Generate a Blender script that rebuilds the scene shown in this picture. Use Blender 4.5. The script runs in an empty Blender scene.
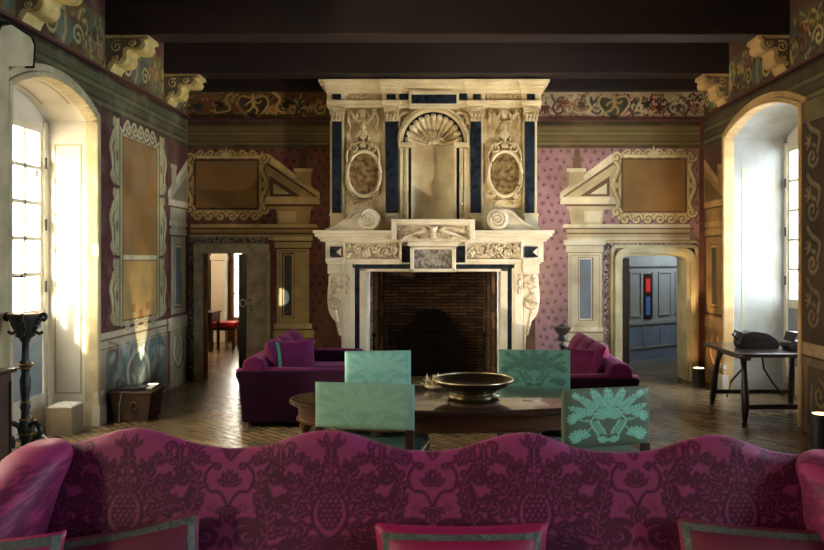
import bpy, bmesh, math, random
import numpy as np
from mathutils import Vector, Matrix
PI = math.pi
R = math.radians
rnd = random.Random(5)
sc = bpy.context.scene
COL = sc.collection
# camera constants: focal in pixels, principal point of the photograph, eye height
F, CX, CY, EYE = 750.0, 440.0, 258.0, 1.8
YB = 11.0            # back wall
XL, XR = -3.70, 3.87 # side walls
def P(px, py, d):
    return Vector(((px-CX)*d/F, d, EYE+(CY-py)*d/F))
def lin(c):
    return [((v/255.0+0.055)/1.055)**2.4 if v > 10.3 else v/255.0/12.92 for v in c[:3]]

# ------------------------------------------------------------ materials
MATS = {}
def mat(name, col, rough=0.6, metal=0.0, col2=None, scale=6.0, amount=0.6, bump=0.0, bscale=40.0, attr=False, spec=0.5,
        sheen=0.0, emit=None, estr=0.0, coat=0.0, stretch=(1,1,1), detail=6):
    m = bpy.data.materials.new(name); m.use_nodes = True
    nt = m.node_tree; N = nt.nodes; L = nt.links
    b = N['Principled BSDF']
    b.inputs['Roughness'].default_value = rough
    b.inputs['Metallic'].default_value = metal
    b.inputs['Specular IOR Level'].default_value = spec
    if sheen:
        b.inputs['Sheen Weight'].default_value = sheen
        b.inputs['Sheen Roughness'].default_value = 0.4
        b.inputs['Sheen Tint'].default_value = (*[min(1, 1.6*v+0.1) for v in lin(col)], 1)
    if coat: b.inputs['Coat Weight'].default_value = coat
    tc = N.new('ShaderNodeTexCoord'); mp = N.new('ShaderNodeMapping')
    mp.inputs['Scale'].default_value = stretch
    L.new(tc.outputs['Object'], mp.inputs['Vector'])
    if attr:
        at = N.new('ShaderNodeAttribute'); at.attribute_name = 'Col'
        base = at.outputs['Color']
    else:
        rgb = N.new('ShaderNodeRGB'); rgb.outputs[0].default_value = (*lin(col), 1)
        base = rgb.outputs[0]
    if col2 is not None:
        nz = N.new('ShaderNodeTexNoise'); nz.inputs['Scale'].default_value = scale; nz.inputs['Detail'].default_value = detail
        L.new(mp.outputs[0], nz.inputs['Vector'])
        cr = N.new('ShaderNodeValToRGB'); cr.color_ramp.elements[0].position = 0.38; cr.color_ramp.elements[1].position = 0.64
        L.new(nz.outputs['Fac'], cr.inputs[0])
        ml = N.new('ShaderNodeMath'); ml.operation = 'MULTIPLY'; ml.inputs[1].default_value = amount
        L.new(cr.outputs[0], ml.inputs[0])
        mx = N.new('ShaderNodeMix'); mx.data_type = 'RGBA'
        L.new(ml.outputs[0], mx.inputs[0]); L.new(base, mx.inputs[6])
        mx.inputs[7].default_value = (*lin(col2), 1)
        base = mx.outputs[2]
    L.new(base, b.inputs['Base Color'])
    if bump:
        n2 = N.new('ShaderNodeTexNoise'); n2.inputs['Scale'].default_value = bscale; n2.inputs['Detail'].default_value = 4
        L.new(mp.outputs[0], n2.inputs['Vector'])
        bp = N.new('ShaderNodeBump'); bp.inputs['Strength'].default_value = bump; bp.inputs['Distance'].default_value = 0.01
        L.new(n2.outputs['Fac'], bp.inputs['Height']); L.new(bp.outputs[0], b.inputs['Normal'])
    if emit is not None:
        b.inputs['Emission Color'].default_value = (*lin(emit), 1); b.inputs['Emission Strength'].default_value = estr
    MATS[name] = m
    return m
mat('fresco', (200,190,160), 0.85, attr=True, col2=(96,80,58), scale=2.2, amount=0.28, bump=0.12, bscale=30, spec=0.25)
mat('fabric_attr', (120,20,80), 0.5, attr=True, bump=0.15, bscale=300, spec=0.3, sheen=0.35)
mat('silk_attr', (120,200,190), 0.42, attr=True, bump=0.1, bscale=250, spec=0.4, sheen=0.15)
mat('marble', (236,222,184), 0.5, col2=(186,160,112), scale=3.5, amount=0.55, bump=0.12, bscale=25)
mat('marble_white', (232,224,204), 0.45, col2=(190,176,146), scale=3.5, amount=0.5, bump=0.1, bscale=25)
mat('carved', (216,198,156), 0.6, col2=(150,122,78), scale=9, amount=0.6)
mat('carved_white', (226,214,190), 0.6, col2=(160,136,100), scale=9, amount=0.55)
mat('black_marble', (26,32,40), 0.22, col2=(48,60,74), scale=12, amount=0.6, spec=0.6)
mat('brown_marble', (98,74,48), 0.25, col2=(176,150,104), scale=14, amount=0.7, spec=0.6)
mat('grey_marble', (98,94,92), 0.25, col2=(190,182,172), scale=22, amount=0.7, spec=0.6)
mat('stone_trim', (196,184,146), 0.75, col2=(150,138,104), scale=4, amount=0.6, bump=0.2, bscale=30)
mat('stone_warm', (206,172,118), 0.7, col2=(160,124,76), scale=4, amount=0.6, bump=0.2, bscale=30)
mat('stone_grey', (184,170,138), 0.8, col2=(134,118,92), scale=6, amount=0.7, bump=0.35, bscale=30)
mat('plaster_white', (206,202,190), 0.8, col2=(182,176,156), scale=2.5, amount=0.6, bump=0.12, bscale=20)
mat('plaster_white_dimmed', (158,160,158), 0.8, col2=(128,126,112), scale=2.5, amount=0.6, bump=0.12, bscale=20)  # darker copy of the white plaster, offsets strong daylight on the right reveals
mat('plaster_dull', (120,104,78), 0.85, col2=(84,64,48), scale=2.5, amount=0.6)
mat('reveal_line', (158,142,108), 0.8)
mat('window_wood', (206,202,184), 0.5, col2=(176,168,140), scale=8, amount=0.4)
mat('window_panel', (132,144,146), 0.6, col2=(112,126,132), scale=6, amount=0.5)
mat('black_iron', (20,18,17), 0.45, metal=0.6, col2=(50,42,36), scale=20, amount=0.5)
mat('soot_brick', (40,32,26), 0.8)
mat('beam_wood', (36,19,14), 0.65, col2=(24,15,12), scale=3, amount=0.7, bump=0.3, bscale=18, stretch=(0.3,3,3))
mat('ceiling_wood', (12,8,8), 0.75, col2=(18,12,10), scale=3, amount=0.7)
mat('corbel_gilt', (212,192,124), 0.6, col2=(140,112,52), scale=7, amount=0.6, bump=0.2)
mat('dark_red_paint', (84,40,30), 0.7, col2=(50,26,20), scale=5, amount=0.6)
mat('magenta_velvet', (96,14,70), 0.75, col2=(62,8,48), scale=3, amount=0.5, spec=0.2, sheen=0.7, bump=0.1, bscale=200)
mat('magenta_dark', (36,9,30), 0.9, col2=(26,6,22), scale=3, amount=0.5, spec=0.1, sheen=0.06)  # velvet copy with shade in its colour, keeps camera-facing sofa arms dark
mat('crimson_silk', (150,24,80), 0.42, col2=(112,14,56), scale=4, amount=0.6, sheen=0.3, bump=0.25, bscale=25)
mat('crimson_dull', (104,18,50), 0.6, col2=(70,10,34), scale=4, amount=0.6, sheen=0.2, bump=0.2, bscale=25)
mat('trim_ribbon', (86,92,84), 0.6, col2=(50,60,58), scale=60, amount=0.8, bump=0.5, bscale=120)
mat('teal_ribbon', (44,150,140), 0.5, col2=(20,80,80), scale=60, amount=0.8)
mat('dark_walnut', (46,30,22), 0.3, col2=(28,18,14), scale=3, amount=0.6, stretch=(1,6,6), spec=0.5, coat=0.3)
mat('table_wood', (66,46,36), 0.16, col2=(38,26,22), scale=3, amount=0.7, stretch=(0.4,7,2), spec=0.6, coat=0.5)
mat('amber_wood', (80,46,24), 0.35, col2=(52,30,17), scale=4, amount=0.6, stretch=(1,1,5))
mat('brass_nail', (210,196,160), 0.3, metal=0.9)
mat('bronze', (76,64,46), 0.32, metal=0.85, col2=(84,74,52), scale=9, amount=0.5)
mat('coral', (226,214,184), 0.6, col2=(190,170,130), scale=30, amount=0.5)
mat('gilt', (176,128,60), 0.35, metal=0.8, col2=(90,60,30), scale=18, amount=0.6)
mat('ebonised', (24,26,28), 0.4, col2=(52,48,40), scale=16, amount=0.6)
mat('chest_wood', (70,48,34), 0.55, col2=(38,26,20), scale=9, amount=0.7, bump=0.3)
mat('box_card', (150,134,108), 0.8, col2=(120,104,80), scale=6, amount=0.5)
mat('paper_white', (226,224,214), 0.7)
mat('black_leather', (20,20,24), 0.38, col2=(38,38,44), scale=12, amount=0.4, bump=0.3, bscale=60)
mat('red_velvet', (188,30,30), 0.7, sheen=0.4)
mat('lamp_black', (22,20,20), 0.5)
mat('lamp_glow', (255,214,150), 0.5, emit=(255,196,120), estr=6)
mat('lamp_glow_white', (255,240,220), 0.5, emit=(255,240,210), estr=5)
mat('cable', (190,200,214), 0.5)
mat('socket', (196,170,96), 0.4)
mat('panelling', (150,154,150), 0.6, col2=(136,142,140), scale=4, amount=0.6)
mat('panelling_blue', (126,142,160), 0.6, col2=(96,112,130), scale=4, amount=0.6)
mat('room_ochre', (150,112,66), 0.85, col2=(104,74,44), scale=3, amount=0.6)
mat('stained_red', (190,40,40), 0.4, emit=(200,50,50), estr=0.08)
mat('stained_blue', (60,90,140), 0.3, emit=(60,100,160), estr=0.05)
def glass():
    m = bpy.data.materials.new('glass'); m.use_nodes = True; nt = m.node_tree; nt.nodes.clear()
    o = nt.nodes.new('ShaderNodeOutputMaterial'); mx = nt.nodes.new('ShaderNodeMixShader')
    t = nt.nodes.new('ShaderNodeBsdfTransparent'); g = nt.nodes.new('ShaderNodeBsdfGlossy'); pass
    t.inputs[0].default_value = (0.97,0.98,0.97,1); g.inputs['Roughness'].default_value = 0.05; mx.inputs[0].default_value = 0.04
    nt.links.new(t.outputs[0], mx.inputs[1]); nt.links.new(g.outputs[0], mx.inputs[2])
    nt.links.new(mx.outputs[0], o.inputs[0]); MATS['glass'] = m
glass()
def brick_mat(name, c1, c2, mortar, w, h, rough, bump, rot=(0,0,0), msize=0.012, scale=1.0, noise=0.5, coordinate='Object'):
    m = bpy.data.materials.new(name); m.use_nodes = True; nt = m.node_tree; N = nt.nodes; L = nt.links
    b = N['Principled BSDF']; b.inputs['Roughness'].default_value = rough
    tc = N.new('ShaderNodeTexCoord'); mp = N.new('ShaderNodeMapping'); mp.inputs['Rotation'].default_value = rot
    L.new(tc.outputs[coordinate], mp.inputs[0])
    nd = N.new('ShaderNodeTexNoise'); nd.inputs['Scale'].default_value = 9; L.new(mp.outputs[0], nd.inputs['Vector'])
    ad = N.new('ShaderNodeVectorMath'); ad.operation = 'MULTIPLY_ADD'; ad.inputs[1].default_value = (0.03,0.03,0.03)
    L.new(nd.outputs['Color'], ad.inputs[0]); L.new(mp.outputs[0], ad.inputs[2])
    br = N.new('ShaderNodeTexBrick'); L.new(ad.outputs[0], br.inputs['Vector'])
    br.inputs['Color1'].default_value = (*lin(c1),1); br.inputs['Color2'].default_value = (*lin(c2),1); br.inputs['Mortar'].default_value = (*lin(mortar),1)
    br.inputs['Scale'].default_value = scale; br.inputs['Brick Width'].default_value = w; br.inputs['Row Height'].default_value = h
    br.inputs['Mortar Size'].default_value = msize; br.inputs['Bias'].default_value = 0.0
    nz = N.new('ShaderNodeTexNoise'); nz.inputs['Scale'].default_value = 1.3; nz.inputs['Detail'].default_value = 8; L.new(mp.outputs[0], nz.inputs['Vector'])
    mr = N.new('ShaderNodeMapRange'); mr.inputs[1].default_value = 0.3; mr.inputs[2].default_value = 0.7; mr.inputs[3].default_value = 1-noise; mr.inputs[4].default_value = 1.25
    L.new(nz.outputs['Fac'], mr.inputs[0])
    mx = N.new('ShaderNodeVectorMath'); mx.operation = 'SCALE'; L.new(br.outputs['Color'], mx.inputs[0]); L.new(mr.outputs[0], mx.inputs['Scale'])
    L.new(mx.outputs[0], b.inputs['Base Color'])
    n3 = N.new('ShaderNodeTexNoise'); n3.inputs['Scale'].default_value = 14; n3.inputs['Detail'].default_value = 3; L.new(mp.outputs[0], n3.inputs['Vector'])
    sb = N.new('ShaderNodeMath'); sb.operation = 'MULTIPLY_ADD'; sb.inputs[1].default_value = -1.0; L.new(br.outputs['Fac'], sb.inputs[0]); L.new(n3.outputs['Fac'], sb.inputs[2])
    bp = N.new('ShaderNodeBump'); bp.inputs['Strength'].default_value = bump; bp.inputs['Distance'].default_value = 0.012
    L.new(sb.outputs[0], bp.inputs['Height']); L.new(bp.outputs[0], b.inputs['Normal'])
    MATS[name] = m
brick_mat('floor_brick', (140,118,84), (112,96,74), (64,58,48), 0.28, 0.085, 0.24, 0.6, rot=(0,0,R(45)), msize=0.006, noise=0.35)
brick_mat('firebox_brick', (150,116,86), (90,68,52), (50,38,30), 0.26, 0.05, 0.8, 0.8, rot=(R(90),0,0), msize=0.008, noise=0.6)
brick_mat('firebox_brick_side', (180,140,104), (110,84,62), (58,44,34), 0.26, 0.05, 0.8, 0.8, rot=(R(90),0,R(90)), msize=0.008, noise=0.6)

# ------------------------------------------------------------ mesh builders
class MB:
    def __init__(s): s.v = []; s.f = []
    def add(s, vs, fs):
        o = len(s.v); s.v += [tuple(v) for v in vs]; s.f += [tuple(o+i for i in f) for f in fs]; return s
    def box(s, x0, y0, z0, x1, y1, z1):
        x0,x1 = min(x0,x1),max(x0,x1); y0,y1 = min(y0,y1),max(y0,y1); z0,z1 = min(z0,z1),max(z0,z1)
        vs = [(x0,y0,z0),(x1,y0,z0),(x1,y1,z0),(x0,y1,z0),(x0,y0,z1),(x1,y0,z1),(x1,y1,z1),(x0,y1,z1)]
        return s.add(vs, [(0,3,2,1),(4,5,6,7),(0,1,5,4),(1,2,6,5),(2,3,7,6),(3,0,4,7)])
    def obox(s, c, sz, M=None):   # box by centre, size, optional rotation matrix
        hx,hy,hz = sz[0]/2,sz[1]/2,sz[2]/2; vs = []
        for z in (-hz,hz):
            for x,y in ((-hx,-hy),(hx,-hy),(hx,hy),(-hx,hy)):
                v = Vector((x,y,z)); v = (M @ v) if M else v; vs.append(v+Vector(c))
        return s.add(vs, [(0,3,2,1),(4,5,6,7),(0,1,5,4),(1,2,6,5),(2,3,7,6),(3,0,4,7)])
    def bar(s, a, b, w0, w1=None, n=4):   # square or round bar from a to b
        return s.tube([a,b],[w0,w0 if w1 is None else w1], n)
    def tube(s, pts, rad, n=8, flat=1.0, up=None):
        pts = [Vector(p) for p in pts]; k = len(pts)
        if not hasattr(rad,'__len__'): rad = [rad]*k
        vs = []; ref = Vector(up) if up else None
        for i,p in enumerate(pts):
            t = (pts[min(i+1,k-1)]-pts[max(i-1,0)])
            t = t.normalized() if t.length > 1e-9 else Vector((0,0,1))
            r = ref if ref is not None else (Vector((0,0,1)) if abs(t.z) < 0.9 else Vector((1,0,0)))
            a = t.cross(r); a = a.normalized() if a.length > 1e-6 else Vector((1,0,0)); b = a.cross(t).normalized()
            for j in range(n):
                an = 2*PI*(j+0.5)/n
                vs.append(p + a*(rad[i]*math.cos(an)) + b*(rad[i]*flat*math.sin(an)))
        fs = []
        for i in range(k-1):
            for j in range(n):
                fs.append((i*n+j, i*n+(j+1)%n, (i+1)*n+(j+1)%n, (i+1)*n+j))
        fs.append(tuple(range(n-1,-1,-1))); fs.append(tuple((k-1)*n+j for j in range(n)))
        return s.add(vs, fs)
    def lathe(s, prof, c=(0,0,0), n=24, axis='z', sx=1, sy=1):
        vs = []; k = len(prof)
        for (r,h) in prof:
            for j in range(n):
                a = 2*PI*j/n; x,y = r*math.cos(a)*sx, r*math.sin(a)*sy
                if axis == 'z': q = (x,y,h)
                elif axis == 'y': q = (x,h,y)
                else: q = (h,x,y)
                vs.append((q[0]+c[0],q[1]+c[1],q[2]+c[2]))
        fs = []
        for i in range(k-1):
            for j in range(n): fs.append((i*n+j, i*n+(j+1)%n, (i+1)*n+(j+1)%n, (i+1)*n+j))
        fs.append(tuple(range(n-1,-1,-1))); fs.append(tuple((k-1)*n+j for j in range(n)))
        return s.add(vs, fs)
    def prism(s, poly, axis, a, b):   # polygon in the two other axes, extruded along axis from a to b
        def q(p, t):
            if axis == 'y': return (p[0], t, p[1])
            if axis == 'x': return (t, p[0], p[1])
            return (p[0], p[1], t)
        n = len(poly); vs = [q(p,a) for p in poly]+[q(p,b) for p in poly]
        fs = [tuple(range(n)), tuple(range(2*n-1,n-1,-1))]+[(i,(i+1)%n,n+(i+1)%n,n+i) for i in range(n)]
        return s.add(vs, fs)
    def strip(s, inner, outer, axis, a, b):   # ribbon between two matching outlines, extruded
        for i in range(len(inner)-1):
            s.prism([inner[i],inner[i+1],outer[i+1],outer[i]], axis, a, b)
        return s
    def ball(s, c, r, n=10, sc_=(1,1,1)):
        prof = [(max(1e-4,r*math.sin(PI*i/n)), -r*math.cos(PI*i/n)) for i in range(n+1)]
        o = len(s.v); s.lathe(prof, (0,0,0), n+4)
        for i in range(o,len(s.v)):
            v = s.v[i]; s.v[i] = (v[0]*sc_[0]+c[0], v[1]*sc_[1]+c[1], v[2]*sc_[2]+c[2])
        return s
    def build(s, name, m, parent=None, smooth=False, bevel=0, loc=None, sub=0, mods=None):
        me = bpy.data.meshes.new(name); me.from_pydata(s.v, [], s.f); me.update()
        bm = bmesh.new(); bm.from_mesh(me); bmesh.ops.recalc_face_normals(bm, faces=bm.faces); bm.to_mesh(me); bm.free()
        me.materials.append(MATS[m])
        o = bpy.data.objects.new(name, me); COL.objects.link(o)
        if smooth:
            for p in me.polygons: p.use_smooth = True
            if smooth == 'auto':
                try: me.set_sharp_from_angle(angle=R(40))
                except Exception: pass
        if bevel:
            md = o.modifiers.new('bevel','BEVEL'); md.width = bevel; md.segments = 2; md.limit_method = 'ANGLE'
        if sub:
            md = o.modifiers.new('sub','SUBSURF'); md.levels = sub; md.render_levels = sub
        if parent is not None: o.parent = parent
        if loc is not None: o.location = loc
        return o
def tag(o, label=None, cat=None, group=None, kind=None):
    if label: o['label'] = label
    if cat: o['category'] = cat
    if group: o['group'] = group
    if kind: o['kind'] = kind
    return o
def empty(name, loc=(0,0,0), rz=0, label=None, cat=None, group=None):
    o = bpy.data.objects.new(name, None); COL.objects.link(o); o.empty_display_size = 0.1
    o.location = loc; o.rotation_euler = (0,0,rz); return tag(o,label,cat,group)
def copy_tree(o, parent=None):
    c = o.copy(); COL.objects.link(c); c.parent = parent
    for ch in list(o.children): copy_tree(ch, c)
    return c
def struct(o): o['kind'] = 'structure'; return o

# ------------------------------------------------------------ painted canvases (fresco, damask, carved relief)
def vnoise(nv, nu, cells, seed, octv=4):
    g = np.random.RandomState(seed); out = np.zeros((nv,nu)); amp = 1.0; tot = 0
    for o in range(octv):
        k = cells*(2**o); kv = max(2,int(k*nv/max(nu,1))+2); ku = k+2
        r = g.rand(kv+1,ku+1); y = np.linspace(0,kv-1.001,nv); x = np.linspace(0,ku-1.001,nu)
        yi = y.astype(int); xi = x.astype(int); fy = (y-yi)[:,None]; fx = (x-xi)[None,:]
        fy = fy*fy*(3-2*fy); fx = fx*fx*(3-2*fx)
        a = r[yi][:,xi]; b = r[yi][:,xi+1]; c = r[yi+1][:,xi]; d = r[yi+1][:,xi+1]
        out += amp*((a*(1-fx)+b*fx)*(1-fy)+(c*(1-fx)+d*fx)*fy); tot += amp; amp *= 0.5
    return out/tot
def smooth_pts(pts, n=6):
    pts = [np.array(p,float) for p in pts]; out = []
    for i in range(len(pts)-1):
        p0 = pts[max(i-1,0)]; p1 = pts[i]; p2 = pts[i+1]; p3 = pts[min(i+2,len(pts)-1)]
        for k in range(n):
            t = k/n
            out.append(0.5*((2*p1)+(-p0+p2)*t+(2*p0-5*p1+4*p2-p3)*t*t+(-p0+3*p1-3*p2+p3)*t**3))
    out.append(pts[-1]); return out
def spiral(cu, cv, r, turns=1.5, a0=0.0, d=1, r1=0.12, n=26):
    # from the outside in
    return [(cu+(r+(r*r1-r)*t)*math.cos(a0+d*2*PI*turns*t), cv+(r+(r*r1-r)*t)*math.sin(a0+d*2*PI*turns*t)) for t in [i/(n-1) for i in range(n)]]
class Canvas:
    def __init__(s, u0, v0, u1, v1, d, col=(0,0,0), T=None):
        s.u0,s.v0,s.u1,s.v1 = u0,v0,u1,v1
        s.nu = int(round((u1-u0)/d))+1; s.nv = int(round((v1-v0)/d))+1
        s.du = (u1-u0)/(s.nu-1); s.dv = (v1-v0)/(s.nv-1)
        s.u = np.linspace(u0,u1,s.nu); s.v = np.linspace(v0,v1,s.nv)
        s.c = np.ones((s.nv,s.nu,3))*np.array(lin(col)); s.h = np.zeros((s.nv,s.nu)); s.T = T
    def tr(s, pts): return [s.T(*p) for p in pts] if s.T else [tuple(p) for p in pts]
    def win(s, a, b, c, d):
        i0 = max(0,int((a-s.u0)/s.du)); i1 = min(s.nu,int((c-s.u0)/s.du)+2); j0 = max(0,int((b-s.v0)/s.dv)); j1 = min(s.nv,int((d-s.v0)/s.dv)+2)
        return i0,i1,j0,j1
    def _put(s, M, i0,i1,j0,j1, col, a, h):
        M = M*a
        if col is not None: s.c[j0:j1,i0:i1] = s.c[j0:j1,i0:i1]*(1-M[...,None])+np.array(lin(col))*M[...,None]
        if h is not None: s.h[j0:j1,i0:i1] = np.maximum(s.h[j0:j1,i0:i1], M*h) if h >= 0 else s.h[j0:j1,i0:i1]*(1-M)
    def poly(s, pts, col, a=1.0, h=None):
        pts = s.tr(pts); us = [p[0] for p in pts]; vs = [p[1] for p in pts]
        i0,i1,j0,j1 = s.win(min(us),min(vs),max(us),max(vs))
        if i1 <= i0 or j1 <= j0: return s
        U,V = np.meshgrid(s.u[i0:i1],s.v[j0:j1]); ins = np.zeros(U.shape,bool); n = len(pts)
        for i in range(n):
            x1,y1 = pts[i]; x2,y2 = pts[(i+1)%n]
            if y1 == y2: continue
            c = ((y1 > V) != (y2 > V)) & (U < (x2-x1)*(V-y1)/(y2-y1)+x1); ins ^= c
        s._put(ins.astype(float),i0,i1,j0,j1,col,a,h); return s
    def rect(s, a,b,c,d, col, al=1.0, h=None): return s.poly([(a,b),(c,b),(c,d),(a,d)],col,al,h)
    def ell(s, cu,cv,ru,rv, col, a=1.0, h=None, n=28):
        return s.poly([(cu+ru*math.cos(2*PI*i/n),cv+rv*math.sin(2*PI*i/n)) for i in range(n)],col,a,h)
    def stroke(s, pts, w, col, a=1.0, h=None, sm=0, w1=None, off=(0,0)):
        if sm: pts = smooth_pts(pts, sm)
        pts = s.tr(pts); pts = [(p[0]+off[0],p[1]+off[1]) for p in pts]; k = len(pts)
        if w1 is None: ws = [w/2]*k
        elif w1 == 'leaf': ws = [w/2*max(0.12,math.sin(PI*min(1,(i/(k-1))*0.92+0.08))) for i in range(k)]
        else: ws = [(w+(w1-w)*i/(k-1))/2 for i in range(k)]
        W = max(ws); us = [p[0] for p in pts]; vs = [p[1] for p in pts]
        i0,i1,j0,j1 = s.win(min(us)-W-s.du,min(vs)-W-s.dv,max(us)+W+s.du,max(vs)+W+s.dv)
        if i1 <= i0 or j1 <= j0: return s
        M = np.zeros((j1-j0,i1-i0)); sf = max(s.du,s.dv)*0.7
        for q in range(k-1):
            (x1,y1),(x2,y2) = pts[q],pts[q+1]; ra,rb = ws[q],ws[q+1]; rm = max(ra,rb)+sf
            a0,a1,b0,b1 = s.win(min(x1,x2)-rm,min(y1,y2)-rm,max(x1,x2)+rm,max(y1,y2)+rm)
            a0,a1,b0,b1 = max(a0,i0),min(a1,i1),max(b0,j0),min(b1,j1)
            if a1 <= a0 or b1 <= b0: continue
            U,V = np.meshgrid(s.u[a0:a1],s.v[b0:b1]); dx,dy = x2-x1,y2-y1; L2 = dx*dx+dy*dy+1e-12
            t = np.clip(((U-x1)*dx+(V-y1)*dy)/L2,0,1); d = np.hypot(U-x1-t*dx,V-y1-t*dy); rr = ra+(rb-ra)*t
            if h is not None: m = np.sqrt(np.clip(1-(d/np.maximum(rr,1e-6))**2,0,1))
            else: m = np.clip((rr-d)/sf+0.5,0,1)
            sub = M[b0-j0:b1-j0,a0-i0:a1-i0]; np.maximum(sub,m,out=sub)
        s._put(M,i0,i1,j0,j1,col,a,h); return s
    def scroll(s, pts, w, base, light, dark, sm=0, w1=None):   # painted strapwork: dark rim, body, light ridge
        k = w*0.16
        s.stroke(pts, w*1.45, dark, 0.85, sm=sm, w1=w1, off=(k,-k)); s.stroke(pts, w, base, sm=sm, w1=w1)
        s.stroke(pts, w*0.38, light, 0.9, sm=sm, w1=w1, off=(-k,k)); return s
    def mottle(s, seed, cells=9, lo=0.8, hi=1.15, tint=None):
        n = vnoise(s.nv,s.nu,cells,seed); n = np.clip((n-0.3)/0.4,0,1); k = lo+(hi-lo)*n; s.c *= k[...,None]
        if tint: m = np.clip((vnoise(s.nv,s.nu,cells*2,seed+9)-0.5)*5,0,1)[...,None]*0.35; s.c = s.c*(1-m)+np.array(lin(tint))*m
        return s
    def mesh(s, name, m, place, parent=None, hole=None, amp=0.0, sides=0.0):
        # place(U,V,H) -> X,Y,Z arrays
        U,V = np.meshgrid(s.u,s.v); X,Y,Z = place(U,V,s.h*amp)
        co = np.stack([X,Y,Z],-1).reshape(-1,3).astype(np.float32)
        idx = np.arange(s.nu*s.nv).reshape(s.nv,s.nu)
        q = np.stack([idx[:-1,:-1],idx[:-1,1:],idx[1:,1:],idx[1:,:-1]],-1).reshape(-1,4)
        if hole is not None:
            uc = (s.u[:-1]+s.u[1:])/2; vc = (s.v[:-1]+s.v[1:])/2; UC,VC = np.meshgrid(uc,vc); q = q[~hole(UC,VC).reshape(-1)]
        me = bpy.data.meshes.new(name); me.vertices.add(len(co)); me.vertices.foreach_set('co',co.reshape(-1))
        me.loops.add(q.size); me.loops.foreach_set('vertex_index',q.reshape(-1).astype(np.int32))
        me.polygons.add(len(q)); me.polygons.foreach_set('loop_start',(np.arange(len(q))*4).astype(np.int32))
        try: me.polygons.foreach_set('loop_total',np.full(len(q),4,np.int32))
        except Exception: pass
        me.update(calc_edges=True); me.validate()
        ca = me.color_attributes.new('Col','FLOAT_COLOR','POINT'); c4 = np.ones((len(co),4),np.float32); c4[:,:3] = s.c.reshape(-1,3)
        ca.data.foreach_set('color',c4.reshape(-1)); me.shade_smooth() if hasattr(me,'shade_smooth') else None
        me.materials.append(MATS[m]); o = bpy.data.objects.new(name,me); COL.objects.link(o)
        if parent is not None: o.parent = parent
        return o
    def sample(s, arr, u, v):
        x = np.clip((u-s.u0)/s.du,0,s.nu-1.001); y = np.clip((v-s.v0)/s.dv,0,s.nv-1.001); xi = x.astype(int); yi = y.astype(int); fx = x-xi; fy = y-yi
        return arr[yi,xi]*(1-fx)*(1-fy)+arr[yi,xi+1]*fx*(1-fy)+arr[yi+1,xi]*(1-fx)*fy+arr[yi+1,xi+1]*fx*fy
SKY = 7.0; SUN = 2.5; EXPO = 2.3
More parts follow.
